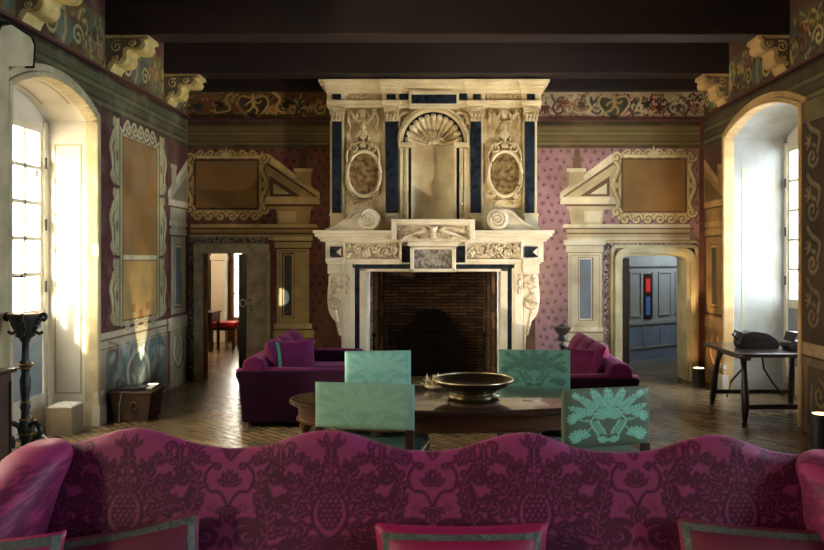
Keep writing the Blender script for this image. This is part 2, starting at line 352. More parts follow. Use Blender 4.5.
# ------------------------------------------------------------ room shell
def leafs(c, x, y, r, a, n, col, w, h=None, spread=1.2):   # a spray of leaves from (x,y)
    for i in range(n):
        t = a+(i-(n-1)/2)*spread/max(1,n-1)
        q = r*(1-0.25*abs(i-(n-1)/2)/max(1,(n-1)/2))
        c.stroke([(x,y),(x+q*0.5*math.cos(t+0.12),y+q*0.5*math.sin(t+0.12)),(x+q*math.cos(t),y+q*math.sin(t))], w, col, h=h, sm=4, w1='leaf')
def grotesque(c, u0, v0, u1, v1, seed, ground, pal, med=None):
    g = random.Random(seed); c.rect(u0,v0,u1,v1,ground); H = v1-v0; W = u1-u0; n = max(2,int(W/(H*0.62)))
    for i in range(n):
        cu = u0+(i+0.5)*W/n; s = 1 if i%2 else -1; cv = v0+H*0.5
        for k in (-1,1):
            c.stroke(spiral(cu+k*H*0.16,cv-s*H*0.12,H*0.26,1.3,PI/2*(1 if k>0 else 1),-k*s), H*0.07, pal[g.randrange(len(pal))])
            c.stroke([(cu+k*H*0.42,cv+s*H*0.36),(cu+k*H*0.3,cv+s*H*0.1),(cu+k*H*0.12,cv+s*H*0.3),(cu,cv+s*H*0.1)], H*0.085, pal[g.randrange(len(pal))], sm=6, w1=H*0.03)
        leafs(c,cu,cv,H*0.36,PI/2*s,5,pal[g.randrange(len(pal))],H*0.09,spread=2.2)
        c.ell(cu,cv,H*0.06,H*0.06,pal[g.randrange(len(pal))])
        for k in range(16):
            a = cu+g.uniform(-.45,.45)*W/n; b = v0+g.uniform(.08,.92)*H
            c.stroke([(a,b),(a+g.uniform(-.1,.1)*H,b+g.uniform(-.1,.1)*H),(a+g.uniform(-.2,.2)*H,b+g.uniform(-.15,.15)*H)], H*0.05, pal[g.randrange(len(pal))], sm=3, w1='leaf')
    if med:
        cu, rim, dark, fig = med; cv = v0+H*0.52; r = H*0.46
        heart = [(cu+r*1.5*0.78*math.sin(t)*(1 if abs(math.sin(t))<1 else 1), cv+r*(0.80*math.cos(t)-0.22*math.cos(2*t)-0.08*math.cos(4*t))) for t in [2*PI*i/40 for i in range(41)]]
        c.poly(heart, dark); c.stroke(heart, H*0.07, rim)
        c.stroke([(cu,cv+r*.62),(cu,cv+r*.45)], H*.11, fig)
        c.stroke([(cu,cv+r*.4),(cu+r*.06,cv-r*.1)], H*.13, fig)
        c.stroke([(cu+r*.05,cv+r*.3),(cu+r*.42,cv+r*.1),(cu+r*.6,cv+r*.3)], H*.055, fig, sm=4)
        c.stroke([(cu-r*.05,cv+r*.3),(cu-r*.4,cv+r*.12),(cu-r*.55,cv-r*.05)], H*.055, fig, sm=4)
        c.stroke([(cu+r*.08,cv-r*.1),(cu+r*.32,cv-r*.35),(cu+r*.25,cv-r*.7)], H*.07, fig, sm=4)
        c.stroke([(cu,cv-r*.1),(cu-r*.22,cv-r*.4),(cu-r*.5,cv-r*.55)], H*.07, fig, sm=4)
        for k in (-1,1):
            x = cu+k*H*1.15; st = []
            for i in range(12):
                q = H*(.17 if i%2 else .10); st.append((x+q*math.cos(PI*i/6),cv+q*math.sin(PI*i/6)))
            c.poly(st, dark)
            c.stroke([(cu+k*H*.72,cv+H*.42),(cu+k*H*.95,cv+H*.2),(cu+k*H*.8,cv-H*.15),(cu+k*H*1.2,cv-H*.28),(cu+k*H*1.5,cv-H*.2)], H*.1, rim, sm=6, w1=H*.04)
def damask_wall(c, u0, v0, u1, v1, ground, fig, seed):
    g = random.Random(seed); c.rect(u0,v0,u1,v1,ground)
    nx = int((u1-u0)/0.125); nz = int((v1-v0)/0.13)
    for j in range(nz+1):
        for i in range(nx+1):
            x = u0+(i+0.5*(j%2))*0.125+g.uniform(-.015,.015); y = v0+j*0.13+g.uniform(-.015,.015); r = g.uniform(.03,.046)
            if not (u0+.02 < x < u1-.02 and v0+.02 < y < v1-.02): continue
            k = (i+j)%3
            if k == 0:
                for q in range(7): a = 2*PI*q/7; c.stroke([(x,y),(x+r*math.cos(a),y+r*math.sin(a))], 0.016, fig, 0.6)
            elif k == 1: c.stroke(spiral(x,y,r,1.2,g.uniform(0,6)), 0.012, fig, 0.6); leafs(c,x,y-r*.4,r*1.2,-PI/2,3,fig,0.018)
            else:
                leafs(c,x,y,r*1.2,g.uniform(0,6),4,fig,0.018,spread=3)
def stripes(c, u0, v0, u1, v1, cols):   # bottom to top (fraction, colour)
    for a,b,col in cols: c.rect(u0,v0+(v1-v0)*a,u1,v0+(v1-v0)*b,col)
def scroll_row(c, u0, u1, v, r, n, cols, up=1):
    b,l,d = cols
    for i in range(n):
        x = u0+(i+0.5)*(u1-u0)/n; s = 1 if x < (u0+u1)/2 else -1
        c.scroll(spiral(x,v,r,1.4,PI*(0 if s>0 else 1),-s*up,0.15), r*0.42, b,l,d)
        c.scroll([(x-s*r,v),(x-s*r*1.5,v-up*r*.9),(x-s*r*2.2,v-up*r*.5)], r*0.40, b,l,d, sm=4)
def scroll_col(c, u, v0, v1, r, n, cols, side=1):
    b,l,d = cols; H = (v1-v0)/n
    for i in range(n):
        y0 = v0+i*H
        c.scroll(spiral(u+side*r*.2,y0+H*.24,r,1.3,PI/2,side,0.15)[::-1]+[(u+side*r*0.2,y0+H*.24+r),(u-side*r*.9,y0+H*.62),(u-side*r*.3,y0+H*.93)], r*0.46, b,l,d)
        c.scroll(spiral(u+side*r*.1,y0+H*.80,r*.62,1.1,-PI/2,-side,0.2), r*0.40, b,l,d)
def strapcol(c, u, v0, v1, sd, cols):   # three stacked strapwork shields hugging a frame
    b,l,d = cols; H = (v1-v0)/3
    for i in range(3):
        y = v0+i*H; q = lambda a,t: (u+sd*a,y+t*H)
        out = smooth_pts([q(0,.02),q(.16,.06),q(.24,.16),(q(.20,.27)),q(.23,.42),q(.27,.56),q(.21,.72),q(.12,.80),q(.17,.88),q(.12,.96),q(0,.99)],5)
        c.poly([(a+.02,e-.02) for a,e in out],d,.8); c.poly(out,b)
        c.stroke([q(.05,.12),q(.13,.2),q(.14,.42),q(.17,.56),q(.12,.68)],.03,d,.8,sm=5); c.stroke([q(.08,.14),q(.17,.22),q(.18,.42),q(.21,.56),q(.15,.70)],.025,l,sm=5)
        for t,r in ((.13,.075),(.73,.07),(.93,.05)): cu,cv = q(.13,t); c.ell(cu,cv,r,r,b); c.scroll(spiral(cu,cv,r*.85,1.5,PI/2,sd,.1),r*.34,b,l,d)
        c.ell(*q(.06,.45),.035,.07,((130,70,58),(90,104,100),(120,90,60))[i],.8)
D = YB; SB = F/D
def pb(x, y): return ((x-CX)/SB, EYE+(CY-y)/SB)
CREAM=(206,188,142); LIT=(232,220,180); DRK=(92,66,42); OCH=(150,112,62); OLV=(118,104,66)

def paint_back():
    c = Canvas(XL,0,XR,4.75,0.0105,(96,56,50),T=None)
    def rc(x0,y0,x1,y1,col,a=1): (u0,v0),(u1,v1) = pb(x0,y0),pb(x1,y1); c.rect(min(u0,u1),min(v0,v1),max(u0,u1),max(v0,v1),col,a)
    def pl(pts,col,a=1): c.poly([pb(*p) for p in pts],col,a)
    def st(pts,w,col,sm=0,w1=None,a=1): c.stroke([pb(*p) for p in pts],w/SB,col,a,sm=sm,w1=w1)
    # wall ground: left bay darker, right lighter, window light partly painted in
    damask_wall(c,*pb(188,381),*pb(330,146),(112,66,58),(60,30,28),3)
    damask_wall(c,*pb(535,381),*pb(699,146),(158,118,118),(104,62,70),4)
    # frieze
    a = pb(188,119.5); b = pb(335,91)
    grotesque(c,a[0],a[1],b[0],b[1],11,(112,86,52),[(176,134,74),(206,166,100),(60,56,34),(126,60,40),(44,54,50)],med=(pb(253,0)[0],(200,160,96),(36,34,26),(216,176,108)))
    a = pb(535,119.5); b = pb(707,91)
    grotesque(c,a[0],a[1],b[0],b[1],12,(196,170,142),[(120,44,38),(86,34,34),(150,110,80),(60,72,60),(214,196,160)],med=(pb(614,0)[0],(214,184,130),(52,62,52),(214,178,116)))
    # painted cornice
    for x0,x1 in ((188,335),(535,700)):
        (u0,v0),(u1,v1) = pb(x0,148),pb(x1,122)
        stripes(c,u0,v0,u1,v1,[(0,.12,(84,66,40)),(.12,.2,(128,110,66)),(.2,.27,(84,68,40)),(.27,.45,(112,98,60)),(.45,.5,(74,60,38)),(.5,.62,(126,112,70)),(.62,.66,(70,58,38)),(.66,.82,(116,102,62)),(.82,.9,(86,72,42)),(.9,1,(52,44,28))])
    S = (CREAM,LIT,DRK)
    def cart(x0,y0,x1,y1,ix0,iy0,ix1,iy1,inner,cols):
        rc(ix0-6,iy0-6,ix1+6,iy1+6,cols[2]); rc(ix0-5,iy0-5,ix1+5,iy1+5,cols[0]); rc(ix0-2,iy0-2,ix1+2,iy1+2,cols[2]); rc(ix0,iy0,ix1,iy1,inner)
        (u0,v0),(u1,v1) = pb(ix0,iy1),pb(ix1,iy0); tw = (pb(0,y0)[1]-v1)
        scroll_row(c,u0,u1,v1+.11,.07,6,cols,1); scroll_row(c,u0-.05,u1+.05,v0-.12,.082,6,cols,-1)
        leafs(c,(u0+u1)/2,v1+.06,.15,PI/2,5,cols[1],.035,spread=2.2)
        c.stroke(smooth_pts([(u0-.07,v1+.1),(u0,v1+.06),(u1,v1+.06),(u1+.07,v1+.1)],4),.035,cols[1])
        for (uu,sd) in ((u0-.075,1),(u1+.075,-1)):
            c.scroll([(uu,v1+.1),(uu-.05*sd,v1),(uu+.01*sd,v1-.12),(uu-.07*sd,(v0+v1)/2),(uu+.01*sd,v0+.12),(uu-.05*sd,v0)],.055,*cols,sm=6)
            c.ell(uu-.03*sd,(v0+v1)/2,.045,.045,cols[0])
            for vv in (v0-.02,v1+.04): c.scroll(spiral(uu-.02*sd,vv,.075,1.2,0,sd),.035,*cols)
    # left bay: pediment, pilaster, cartouche
    def bay(m, body, lite, dark, panel, sx0):   # m: mirror mapping of x
        q = lambda x: m(x)
        P_ = lambda pts,col: pl([(q(x),y) for x,y in pts],col)
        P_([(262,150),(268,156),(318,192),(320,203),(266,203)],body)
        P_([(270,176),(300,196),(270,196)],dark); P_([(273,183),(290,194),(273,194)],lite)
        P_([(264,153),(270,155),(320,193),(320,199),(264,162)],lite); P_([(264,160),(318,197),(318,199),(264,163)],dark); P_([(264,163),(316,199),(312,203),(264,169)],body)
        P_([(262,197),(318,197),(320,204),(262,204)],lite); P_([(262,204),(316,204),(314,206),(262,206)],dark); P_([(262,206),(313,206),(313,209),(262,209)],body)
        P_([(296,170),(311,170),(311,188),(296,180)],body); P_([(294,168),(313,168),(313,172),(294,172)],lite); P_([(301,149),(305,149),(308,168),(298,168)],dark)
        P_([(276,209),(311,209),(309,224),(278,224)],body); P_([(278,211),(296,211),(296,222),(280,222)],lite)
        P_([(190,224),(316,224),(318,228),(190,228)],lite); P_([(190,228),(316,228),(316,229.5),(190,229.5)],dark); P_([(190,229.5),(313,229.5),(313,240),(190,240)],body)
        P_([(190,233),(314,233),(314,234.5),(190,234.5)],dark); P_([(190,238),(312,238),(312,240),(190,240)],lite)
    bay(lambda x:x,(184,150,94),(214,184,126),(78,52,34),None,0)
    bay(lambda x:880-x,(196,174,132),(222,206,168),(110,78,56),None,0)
    def pil(x0,x1,ix0,ix1,body,lite,dark,blue,y0,by,ey):
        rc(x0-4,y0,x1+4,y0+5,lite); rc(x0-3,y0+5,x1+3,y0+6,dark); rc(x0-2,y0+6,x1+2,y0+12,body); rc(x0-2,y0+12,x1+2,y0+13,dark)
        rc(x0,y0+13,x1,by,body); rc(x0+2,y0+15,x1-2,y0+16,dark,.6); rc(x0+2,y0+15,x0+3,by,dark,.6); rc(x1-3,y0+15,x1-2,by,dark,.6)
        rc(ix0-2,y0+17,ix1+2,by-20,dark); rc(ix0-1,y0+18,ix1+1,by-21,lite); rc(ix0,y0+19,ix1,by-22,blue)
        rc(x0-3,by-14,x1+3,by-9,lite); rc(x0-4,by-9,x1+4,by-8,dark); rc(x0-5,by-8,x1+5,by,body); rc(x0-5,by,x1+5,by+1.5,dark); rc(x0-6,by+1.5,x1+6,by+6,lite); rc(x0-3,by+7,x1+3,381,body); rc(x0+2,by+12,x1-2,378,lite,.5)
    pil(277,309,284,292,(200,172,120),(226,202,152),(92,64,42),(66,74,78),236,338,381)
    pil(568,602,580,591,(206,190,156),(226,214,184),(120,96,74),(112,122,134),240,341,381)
    rc(268,240,273,381,(130,48,36)); rc(603,246,607,381,(168,84,88))
    # speckled marble strips round the doors
    for (x0,x1,y0) in ((189,268,235),(604,697,241)):
        rc(x0,y0,x1,y0+2,CREAM); rc(x0,y0+3,x1,y0+7.5,(98,96,90)); rc(x0,y0+7.5,x0+4.5,381,(98,96,90)); rc(x1-4.5,y0+7.5,x1,381,(98,96,90)); rc(x0+5,y0+8,x1-5,381,(176,158,118))
        g = random.Random(int(x0))
        for k in range(420):
            t = g.random()
            if t < .4: x,y = g.uniform(x0+1,x1-1),g.uniform(y0+3,y0+7)
            else: x,y = (g.uniform(x0+.6,x0+4.4) if g.random()<.5 else g.uniform(x1-4.4,x1-.6)), g.uniform(y0+8,380)
            c.ell(*pb(x,y),.012,.018,((170,164,154),(52,50,48))[k%2])
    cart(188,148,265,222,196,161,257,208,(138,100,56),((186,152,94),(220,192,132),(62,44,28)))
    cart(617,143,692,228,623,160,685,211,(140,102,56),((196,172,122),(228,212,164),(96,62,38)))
    rc(283,87,300,99,(118,64,48)); rc(286,89,297,92,(90,46,36))
    c.mottle(7,14,.78,1.12,tint=(120,96,64)); return c
def Zs(y): return EYE+(CY-y)/SB
hx = lambda x: (x-CX)/SB
DL = (hx(201),hx(267),Zs(252)); DR = (hx(622),hx(686),Zs(256))
FH = (-1.0,0.82,1.66)
def back_hole(U,V):
    return ((U>DL[0])&(U<DL[1])&(V<DL[2]))|((U>DR[0])&(U<DR[1])&(V<DR[2]))|((U>FH[0])&(U<FH[1])&(V<FH[2]))
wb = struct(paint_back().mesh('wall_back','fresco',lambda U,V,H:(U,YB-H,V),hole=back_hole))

# side walls: arch openings, profile in (y,z)
class Arch:
    def __init__(s, ya, yb, zs, zc):
        s.ya,s.yb,s.zs,s.zc = ya,yb,zs,zc; ch = (yb-ya)/2; r = zc-zs; s.R = (ch*ch+r*r)/(2*r); s.cy = (ya+yb)/2; s.cz = zc-s.R; s.ph = math.asin(ch/s.R)
    def arc(s, off=0, n=24):
        ph = math.asin(min(1,(s.yb-s.ya+2*off)/2/(s.R+off)))
        return [(s.cy+(s.R+off)*math.sin(-ph+2*ph*i/n), s.cz+(s.R+off)*math.cos(-ph+2*ph*i/n)) for i in range(n+1)]
    def outline(s, off=0, n=24, z0=0.0): a = s.arc(off,n); return [(s.ya-off,z0)]+a+[(s.yb+off,z0)]
    def inside(s, U, V, off=0):
        top = s.cz+np.sqrt(np.clip((s.R+off)**2-(U-s.cy)**2,0,None)); return (U>s.ya-off)&(U<s.yb+off)&(V<top)
AL = Arch(6.42,8.02,3.27,3.50)
AR = Arch(8.02,10.12,3.41,3.63)
A3 = Arch(2.6,4.3,3.27,3.50)     # the next windows towards the camera
A4 = Arch(-1.4,0.3,3.27,3.50)
def side_pilaster(c, a, b, ia, ib, cols):
    body,lite,dark,blue = cols
    c.rect(a,0,b,2.25,body); c.rect(a-.05,2.12,b+.05,2.2,lite); c.rect(a-.05,2.1,b+.05,2.12,dark); c.rect(ia-.04,1.1,ib+.04,2.0,dark); c.rect(ia-.025,1.12,ib+.025,1.98,lite); c.rect(ia,1.15,ib,1.95,blue)
    c.rect(a-.05,.98,b+.05,1.02,dark); c.rect(a-.07,.80,b+.07,.96,lite); c.rect(a-.04,.05,b+.04,.78,body)
    c.scroll([((a+b)/2-.1,.68),((a+b)/2-.16,.45),((a+b)/2,.3),((a+b)/2+.16,.45),((a+b)/2+.1,.68)],.07,lite,(232,228,206),dark,sm=6)
    # entablature, pediment and obelisk
    c.rect(a-.06,2.25,b+.06,2.32,lite); c.rect(a-.03,2.32,b+.03,2.52,body); c.rect(a-.1,2.52,b+.1,2.6,lite); c.rect(a-.1,2.505,b+.1,2.52,dark)
    c.poly([(a-.1,2.6),(a-.1,2.68),(b+.1,3.18),(b+.1,2.6)],body); c.poly([(a-.12,2.62),(a-.12,2.72),(b+.1,3.26),(b+.1,3.14)],lite); c.poly([(a,2.62),(b+.05,2.62),(b+.05,2.98)],dark,.6)
    c.rect(a+.02,2.74,a+.2,3.06,body); c.rect(a,3.04,a+.22,3.1,lite)
def paint_side(left):
    u0 = 5.2; c = Canvas(u0,0,YB,4.75,0.0115,(98,54,54) if left else (92,62,48))
    damask_wall(c,u0,.95,YB,3.42,(98,54,54) if left else (88,58,46),(70,36,40) if left else (64,38,30),21 if left else 22)
    pal = [(134,142,84),(84,44,32),(176,160,100),(70,96,92),(150,100,60)]
    grotesque(c,u0,3.86,YB,4.45,31 if left else 32,(110,96,54) if left else (88,80,62),pal,med=None)
    for k in range(4):   # painted compartments of the frieze
        y = (5.7,7.4,9.15,10.6)[k]; c.rect(y-.42,3.9,y+.42,4.24,(74,40,30),.55); c.ell(y,4.07,.18,.15,(96,112,96)); c.stroke([(y,4.2),(y+.02,4.05),(y-.04,3.94)],.05,(176,150,96)); 
        for s_ in (-1,1): c.scroll(spiral(y+s_*.27,4.07,.12,1.4,0,s_),.04,(160,150,96),(196,184,124),(60,40,28))
    g1 = (84,84,56) if left else (76,68,48)
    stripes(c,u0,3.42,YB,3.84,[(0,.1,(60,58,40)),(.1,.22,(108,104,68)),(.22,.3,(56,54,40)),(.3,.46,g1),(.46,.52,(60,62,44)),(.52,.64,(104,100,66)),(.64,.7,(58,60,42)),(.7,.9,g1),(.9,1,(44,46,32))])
    if left:
        cols = ((192,184,142),(224,216,172),(70,50,40))
        # dado with marbled panels
        c.rect(8.1,0,10.2,.97,(182,174,148)); c.rect(8.1,.90,YB,.97,(214,204,170)); c.rect(8.1,.875,YB,.90,(120,96,70)); c.rect(8.1,.80,YB,.875,(196,186,152)); c.rect(8.1,.785,YB,.8,(120,98,74))
        for a,b in ((8.35,8.62),(8.72,9.75),(9.88,10.12)):
            c.rect(a-.04,.10,b+.04,.76,(140,130,106)); c.rect(a,.13,b,.73,(112,142,138))
        g = random.Random(4)
        for k in range(70):
            x = g.uniform(8.4,10.05); y = g.uniform(.15,.7); c.stroke([(x,y),(x+g.uniform(-.1,.1),y+g.uniform(.03,.15)),(x+g.uniform(-.15,.15),y+g.uniform(-.1,.2))],g.uniform(.03,.09),[(196,204,196),(86,118,128),(150,172,160),(96,80,92)][k%4],.6,sm=3)
        c.stroke([(8.95,.2),(8.9,.5),(9.2,.68),(9.5,.5),(9.55,.2)],.06,(216,216,196),sm=6)
        c.rect(8.1,.0,YB,.09,(150,138,112))
        # cartouche
        a,b,z0,z1 = 8.76,9.80,1.07,3.22
        c.rect(a-.10,z0-.08,b+.10,z1+.06,cols[2]); c.rect(a-.08,z0-.06,b+.08,z1+.05,cols[0]); c.rect(a-.02,z0-.02,b+.02,z1+.01,(110,80,46)); c.rect(a,z0,b,z1,(174,136,76))
        c.rect(a,z0,b,1.80,(204,166,98)); c.rect(a,1.78,b,1.84,cols[1]); c.rect(a,1.765,b,1.78,cols[2]); c.rect(a,1.84,b,3.21,(152,112,60),.6)
        for y,zz in ((a+.3,1.2),(b-.3,1.2),((a+b)/2,1.12)): c.rect(y-.06,zz-.05,y+.06,zz+.05,(150,70,54),.6)
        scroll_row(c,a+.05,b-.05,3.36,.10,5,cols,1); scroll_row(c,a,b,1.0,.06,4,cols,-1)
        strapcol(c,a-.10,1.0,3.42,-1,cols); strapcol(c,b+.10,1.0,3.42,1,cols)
        side_pilaster(c,10.32,10.9,10.5,10.72,((186,180,150),(212,206,176),(88,66,52),(108,124,124)))
        c.rect(10.14,0,10.22,2.3,(120,60,48),.7)
        # painted pier between the windows
        c.rect(5.2,0,6.2,3.42,(170,172,150)); 
    else:
        cols = ((124,104,78),(156,134,102),(44,32,26))
        side_pilaster(c,10.25,10.9,10.5,10.7,((150,116,70),(178,142,92),(70,48,32),(70,66,58)))
        c.rect(5.2,0,7.72,.84,(104,92,74)); c.rect(5.2,.80,7.72,.92,(150,134,108)); c.rect(5.2,.78,7.72,.80,(50,40,32))
        for a,b in ((6.9,7.55),(5.6,6.75)): c.rect(a,.12,b,.7,(70,60,50)); c.scroll(spiral((a+b)/2,.42,.2,1.4,0,1),.05,*cols); c.scroll(spiral((a+b)/2-.1,.3,.14,1.3,0,-1),.04,*cols)
        for y in (7.5,6.9,6.2,5.6): scroll_col(c,y,.95,3.35,.11,6,cols,1 if y > 7 else -1)
        c.rect(6.45,1.1,6.75,3.2,(130,96,56)); 
    c.mottle(40+left,12,.78,1.14,tint=(140,128,104) if left else (60,44,34)); return c
def side_wall(left):
    X = XL if left else XR; A = AL if left else AR
    w = struct(paint_side(left).mesh('wall_left' if left else 'wall_right','fresco',lambda U,V,H:(X+0*U,U,V),hole=lambda U,V:A.inside(U,V,.05)))
    s = -1 if left else 1
    # the nearer stretch of wall with its two windows, plain behind the camera
    mb = MB(); T = .02
    for (y0,y1) in ((-3.0,A4.ya),(A4.yb,A3.ya),(A3.yb,5.2)): mb.box(X,y0,0,X+s*T,y1,4.75)
    for A_ in (A3,A4): mb.box(X,A_.ya,A_.zc-.02,X+s*T,A_.yb,4.75)
    mb.build('plain_wall','plaster_dull',w)
    for n_,A_ in enumerate((A,A3,A4)):
        d0, d1 = (.0,.52) if left else (.0,.80)
        a = X; b = X+s*d1; wm = 'plaster_white' if left else 'plaster_white_dimmed'
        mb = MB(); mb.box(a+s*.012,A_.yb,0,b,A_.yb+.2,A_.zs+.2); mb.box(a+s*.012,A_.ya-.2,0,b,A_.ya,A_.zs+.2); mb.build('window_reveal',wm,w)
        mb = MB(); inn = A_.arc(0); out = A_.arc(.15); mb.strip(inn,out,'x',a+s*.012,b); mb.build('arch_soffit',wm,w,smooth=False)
        # moulded arch surround in two rolls
        tr = MB(); i0 = A_.outline(-.005); i1 = A_.outline(.055); i2 = A_.outline(.125)
        tr.strip(i0,i1,'x',X-s*.05,X+s*.10); tr.strip(i1,i2,'x',X-s*.025,X+s*.03)
        tr.build('window_surround','stone_trim' if left else 'stone_warm',w,bevel=.015)
        if n_ == 0:
            bm_ = MB(); bm_.box(X-s*.07,A_.yb-.02,0,X+s*.02,A_.yb+.15,.22); bm_.box(X-s*.05,A_.yb-.01,.30,X,A_.yb+.14,.36); bm_.build('plinth_block','plaster_white',w,bevel=.008)
        # outer wall round the casement
        wy0,wy1,wz0,wz1 = A_.ya+.05,A_.yb-.02,.12,3.24+(.1 if not left else 0)
        mb = MB(); mb.box(b,A_.ya-.3,wz1,b+s*.16,A_.yb+.3,4.2); mb.box(b,A_.ya-.3,0,b+s*.03,wy0,4.2); mb.prism([(b,wy1),(b,A_.yb+.5),(b+s*.16,A_.yb+.9),(b+s*.16,A_.yb+.85)],'z',0,4.2); mb.box(b,wy0,0,b+s*.03,wy1,wz0); mb.build('outer_wall','plaster_white',w)
        # window
        nm = 'window_%d'%(n_+1+(0 if left else 3)); e = empty(nm,(b,(wy0+wy1)/2,0)); struct(e); yc = (wy0+wy1)/2
        fr = MB(); g_ = MB(); mb2 = MB(); L = lambda y: y-yc
        fr.box(-s*.045,L(wy0),wz0,s*.012,L(wy0)+.07,wz1); fr.box(-s*.045,L(wy1)-.07,wz0,s*.0,L(wy1),wz1); fr.box(-s*.02,L(wy0),wz1-.07,s*.012,L(wy1),wz1); fr.box(-s*.02,L(wy0),wz0,s*.012,L(wy1),wz0+.1)
        fr.build('window_frame','window_wood',e,bevel=.006)
        for k in (0,1):
            lo = L(wy0)+.075 if k == 0 else .025; hi = -.025 if k == 0 else L(wy1)-.075
            lf = MB(); x0,x1 = -s*.034,-s*.006
            lf.box(x0,lo,wz0+.1,x1,lo+.055,wz1-.075); lf.box(-s*.024,hi-.055,wz0+.1,x1,hi,wz1-.075); lf.box(x0,lo,wz1-.13,x1,hi,wz1-.075); lf.box(x0,lo,1.14,x1,hi,1.26); lf.box(x0,lo,wz0+.1,x1,hi,wz0+.26)
            gl0,gl1 = 1.26,wz1-.13; rows = 5
            for r_ in range(1,rows): z = gl0+(gl1-gl0)*r_/rows; lf.box(-s*.022,lo,z-.021,x1,hi,z+.021)
            m_ = (lo+hi)/2; lf.box(-s*.022,m_-.02,gl0,x1,m_+.02,gl1)
            sash = lf.build('sash','window_wood',e,bevel=.004)
            pn = MB(); pn.box(-s*.012,lo+.03,gl0-.02,-s*.009,hi-.03,gl1+.02); pn.build('glass_pane','glass',sash)
            pp = MB(); pp.box(-s*.03,lo+.03,wz0+.2,0,hi-.03,1.16); pp.build('lower_panel','window_panel',sash)
            for z in (1.5,2.15,2.8): 
                if n_ == 0: hg = MB(); yy = hi if k else lo; hg.tube([(-s*.055,yy,z-.06),(-s*.055,yy,z+.06)],.012); hg.build('hinge','black_iron',sash)
        if n_ == 0:
            eb = MB(); eb.tube([(-s*.06,0,.25),(-s*.06,0,wz1-.1)],.013,8); eb.tube([(-s*.06,0,1.62),(-s*.11,.0,1.62),(-s*.12,.10,1.62)],.011,6); eb.ball((-s*.12,.11,1.62),.02); eb.build('bolt_bar','black_iron',e)
        # outlined panel painted on the far reveal
        ln = MB(); y = A_.yb-.004; lx0,lx1 = a+s*d1*.25,a+s*d1*.78
        if n_ == 0:
            for (q0,r0,q1,r1) in ((lx0,.35,lx1,.365),(lx0,3.0,lx1,3.015),(lx0,.35,lx0+s*.015,3.0),(lx1,.35,lx1+s*.015,3.015)): ln.box(q0,y,r0,q1,y+.01,r1)
            pts = A_.arc(-.004)[4:-4]
            for xx in (lx0,lx1):
                for i in range(len(pts)-1): ln.add([(xx,pts[i][0],pts[i][1]),(xx+s*.02,pts[i][0],pts[i][1]),(xx+s*.02,pts[i+1][0],pts[i+1][1]),(xx,pts[i+1][0],pts[i+1][1])],[(0,1,2,3)])
            ln.build('panel_line','reveal_line' if left else 'stone_grey',w)
    # thin real ledge between cornice and frieze
    lg = MB(); lg.box(X,-3,3.835,X-s*.06,YB,3.865); lg.build('cornice_ledge','dark_red_paint',w)
    return w
wl = side_wall(True); wr = side_wall(False)
lg = MB(); lg.box(XL,YB-.06,3.82,hx(333)-.0,YB,3.855); lg.box(hx(536),YB-.06,3.82,XR,YB,3.855); lg.build('cornice_ledge','dark_red_paint',wb)
# cream rounded pier panel beside the left window
tp = MB(); pts = [(6.27,0),(6.27,3.40),(6.62,3.52),(6.66,3.56)]
arc = [(6.66,3.70),(6.60,3.76),(6.3,3.78),(6.15,3.72),(6.02,3.55),(5.95,3.3),(5.95,0)]
tp.prism([(6.27,0),(6.27,3.40),(6.64,3.50)]+arc,'x',XL-.01,XL+.10); t1 = struct(tp.build('trim_1','stone_trim',None,bevel=.01))
tl = MB(); o_ = [(6.64,3.50)]+arc; tl.strip([(a_*.995+.03,b_-.02) for a_,b_ in o_],[(a_,b_+.005) for a_,b_ in o_],'x',XL,XL+.112); tl.build('shadow_edge','black_iron',t1)  # dark strip put in for the shadow round the panel's rounded top

fl = MB(); fl.add([(-8,-3.2,0),(8,-3.2,0),(8,19,0),(-8,19,0)],[(0,1,2,3)]); struct(fl.build('floor','floor_brick'))
wrr = MB(); wrr.box(-4.6,-3.1,0,4.8,-3.0,4.8); struct(wrr.build('wall_rear','plaster_dull'))
ce = MB(); ce.box(-4.8,-3.2,4.72,4.9,11.2,4.8); cei = struct(ce.build('ceiling','ceiling_wood'))
for i,y in enumerate((10.2,8.45,6.7,4.95,3.2,1.45,-.3,-2.0)):
    b_ = MB(); b_.box(XL-.1,y-.16,4.27,XR+.1,y+.16,4.73); b_.build('beam','beam_wood',cei,bevel=.012)
b_ = MB(); b_.box(XL,YB-.12,4.235,XR,YB+.1,4.72); b_.build('wall_plate','beam_wood',cei,bevel=.01)
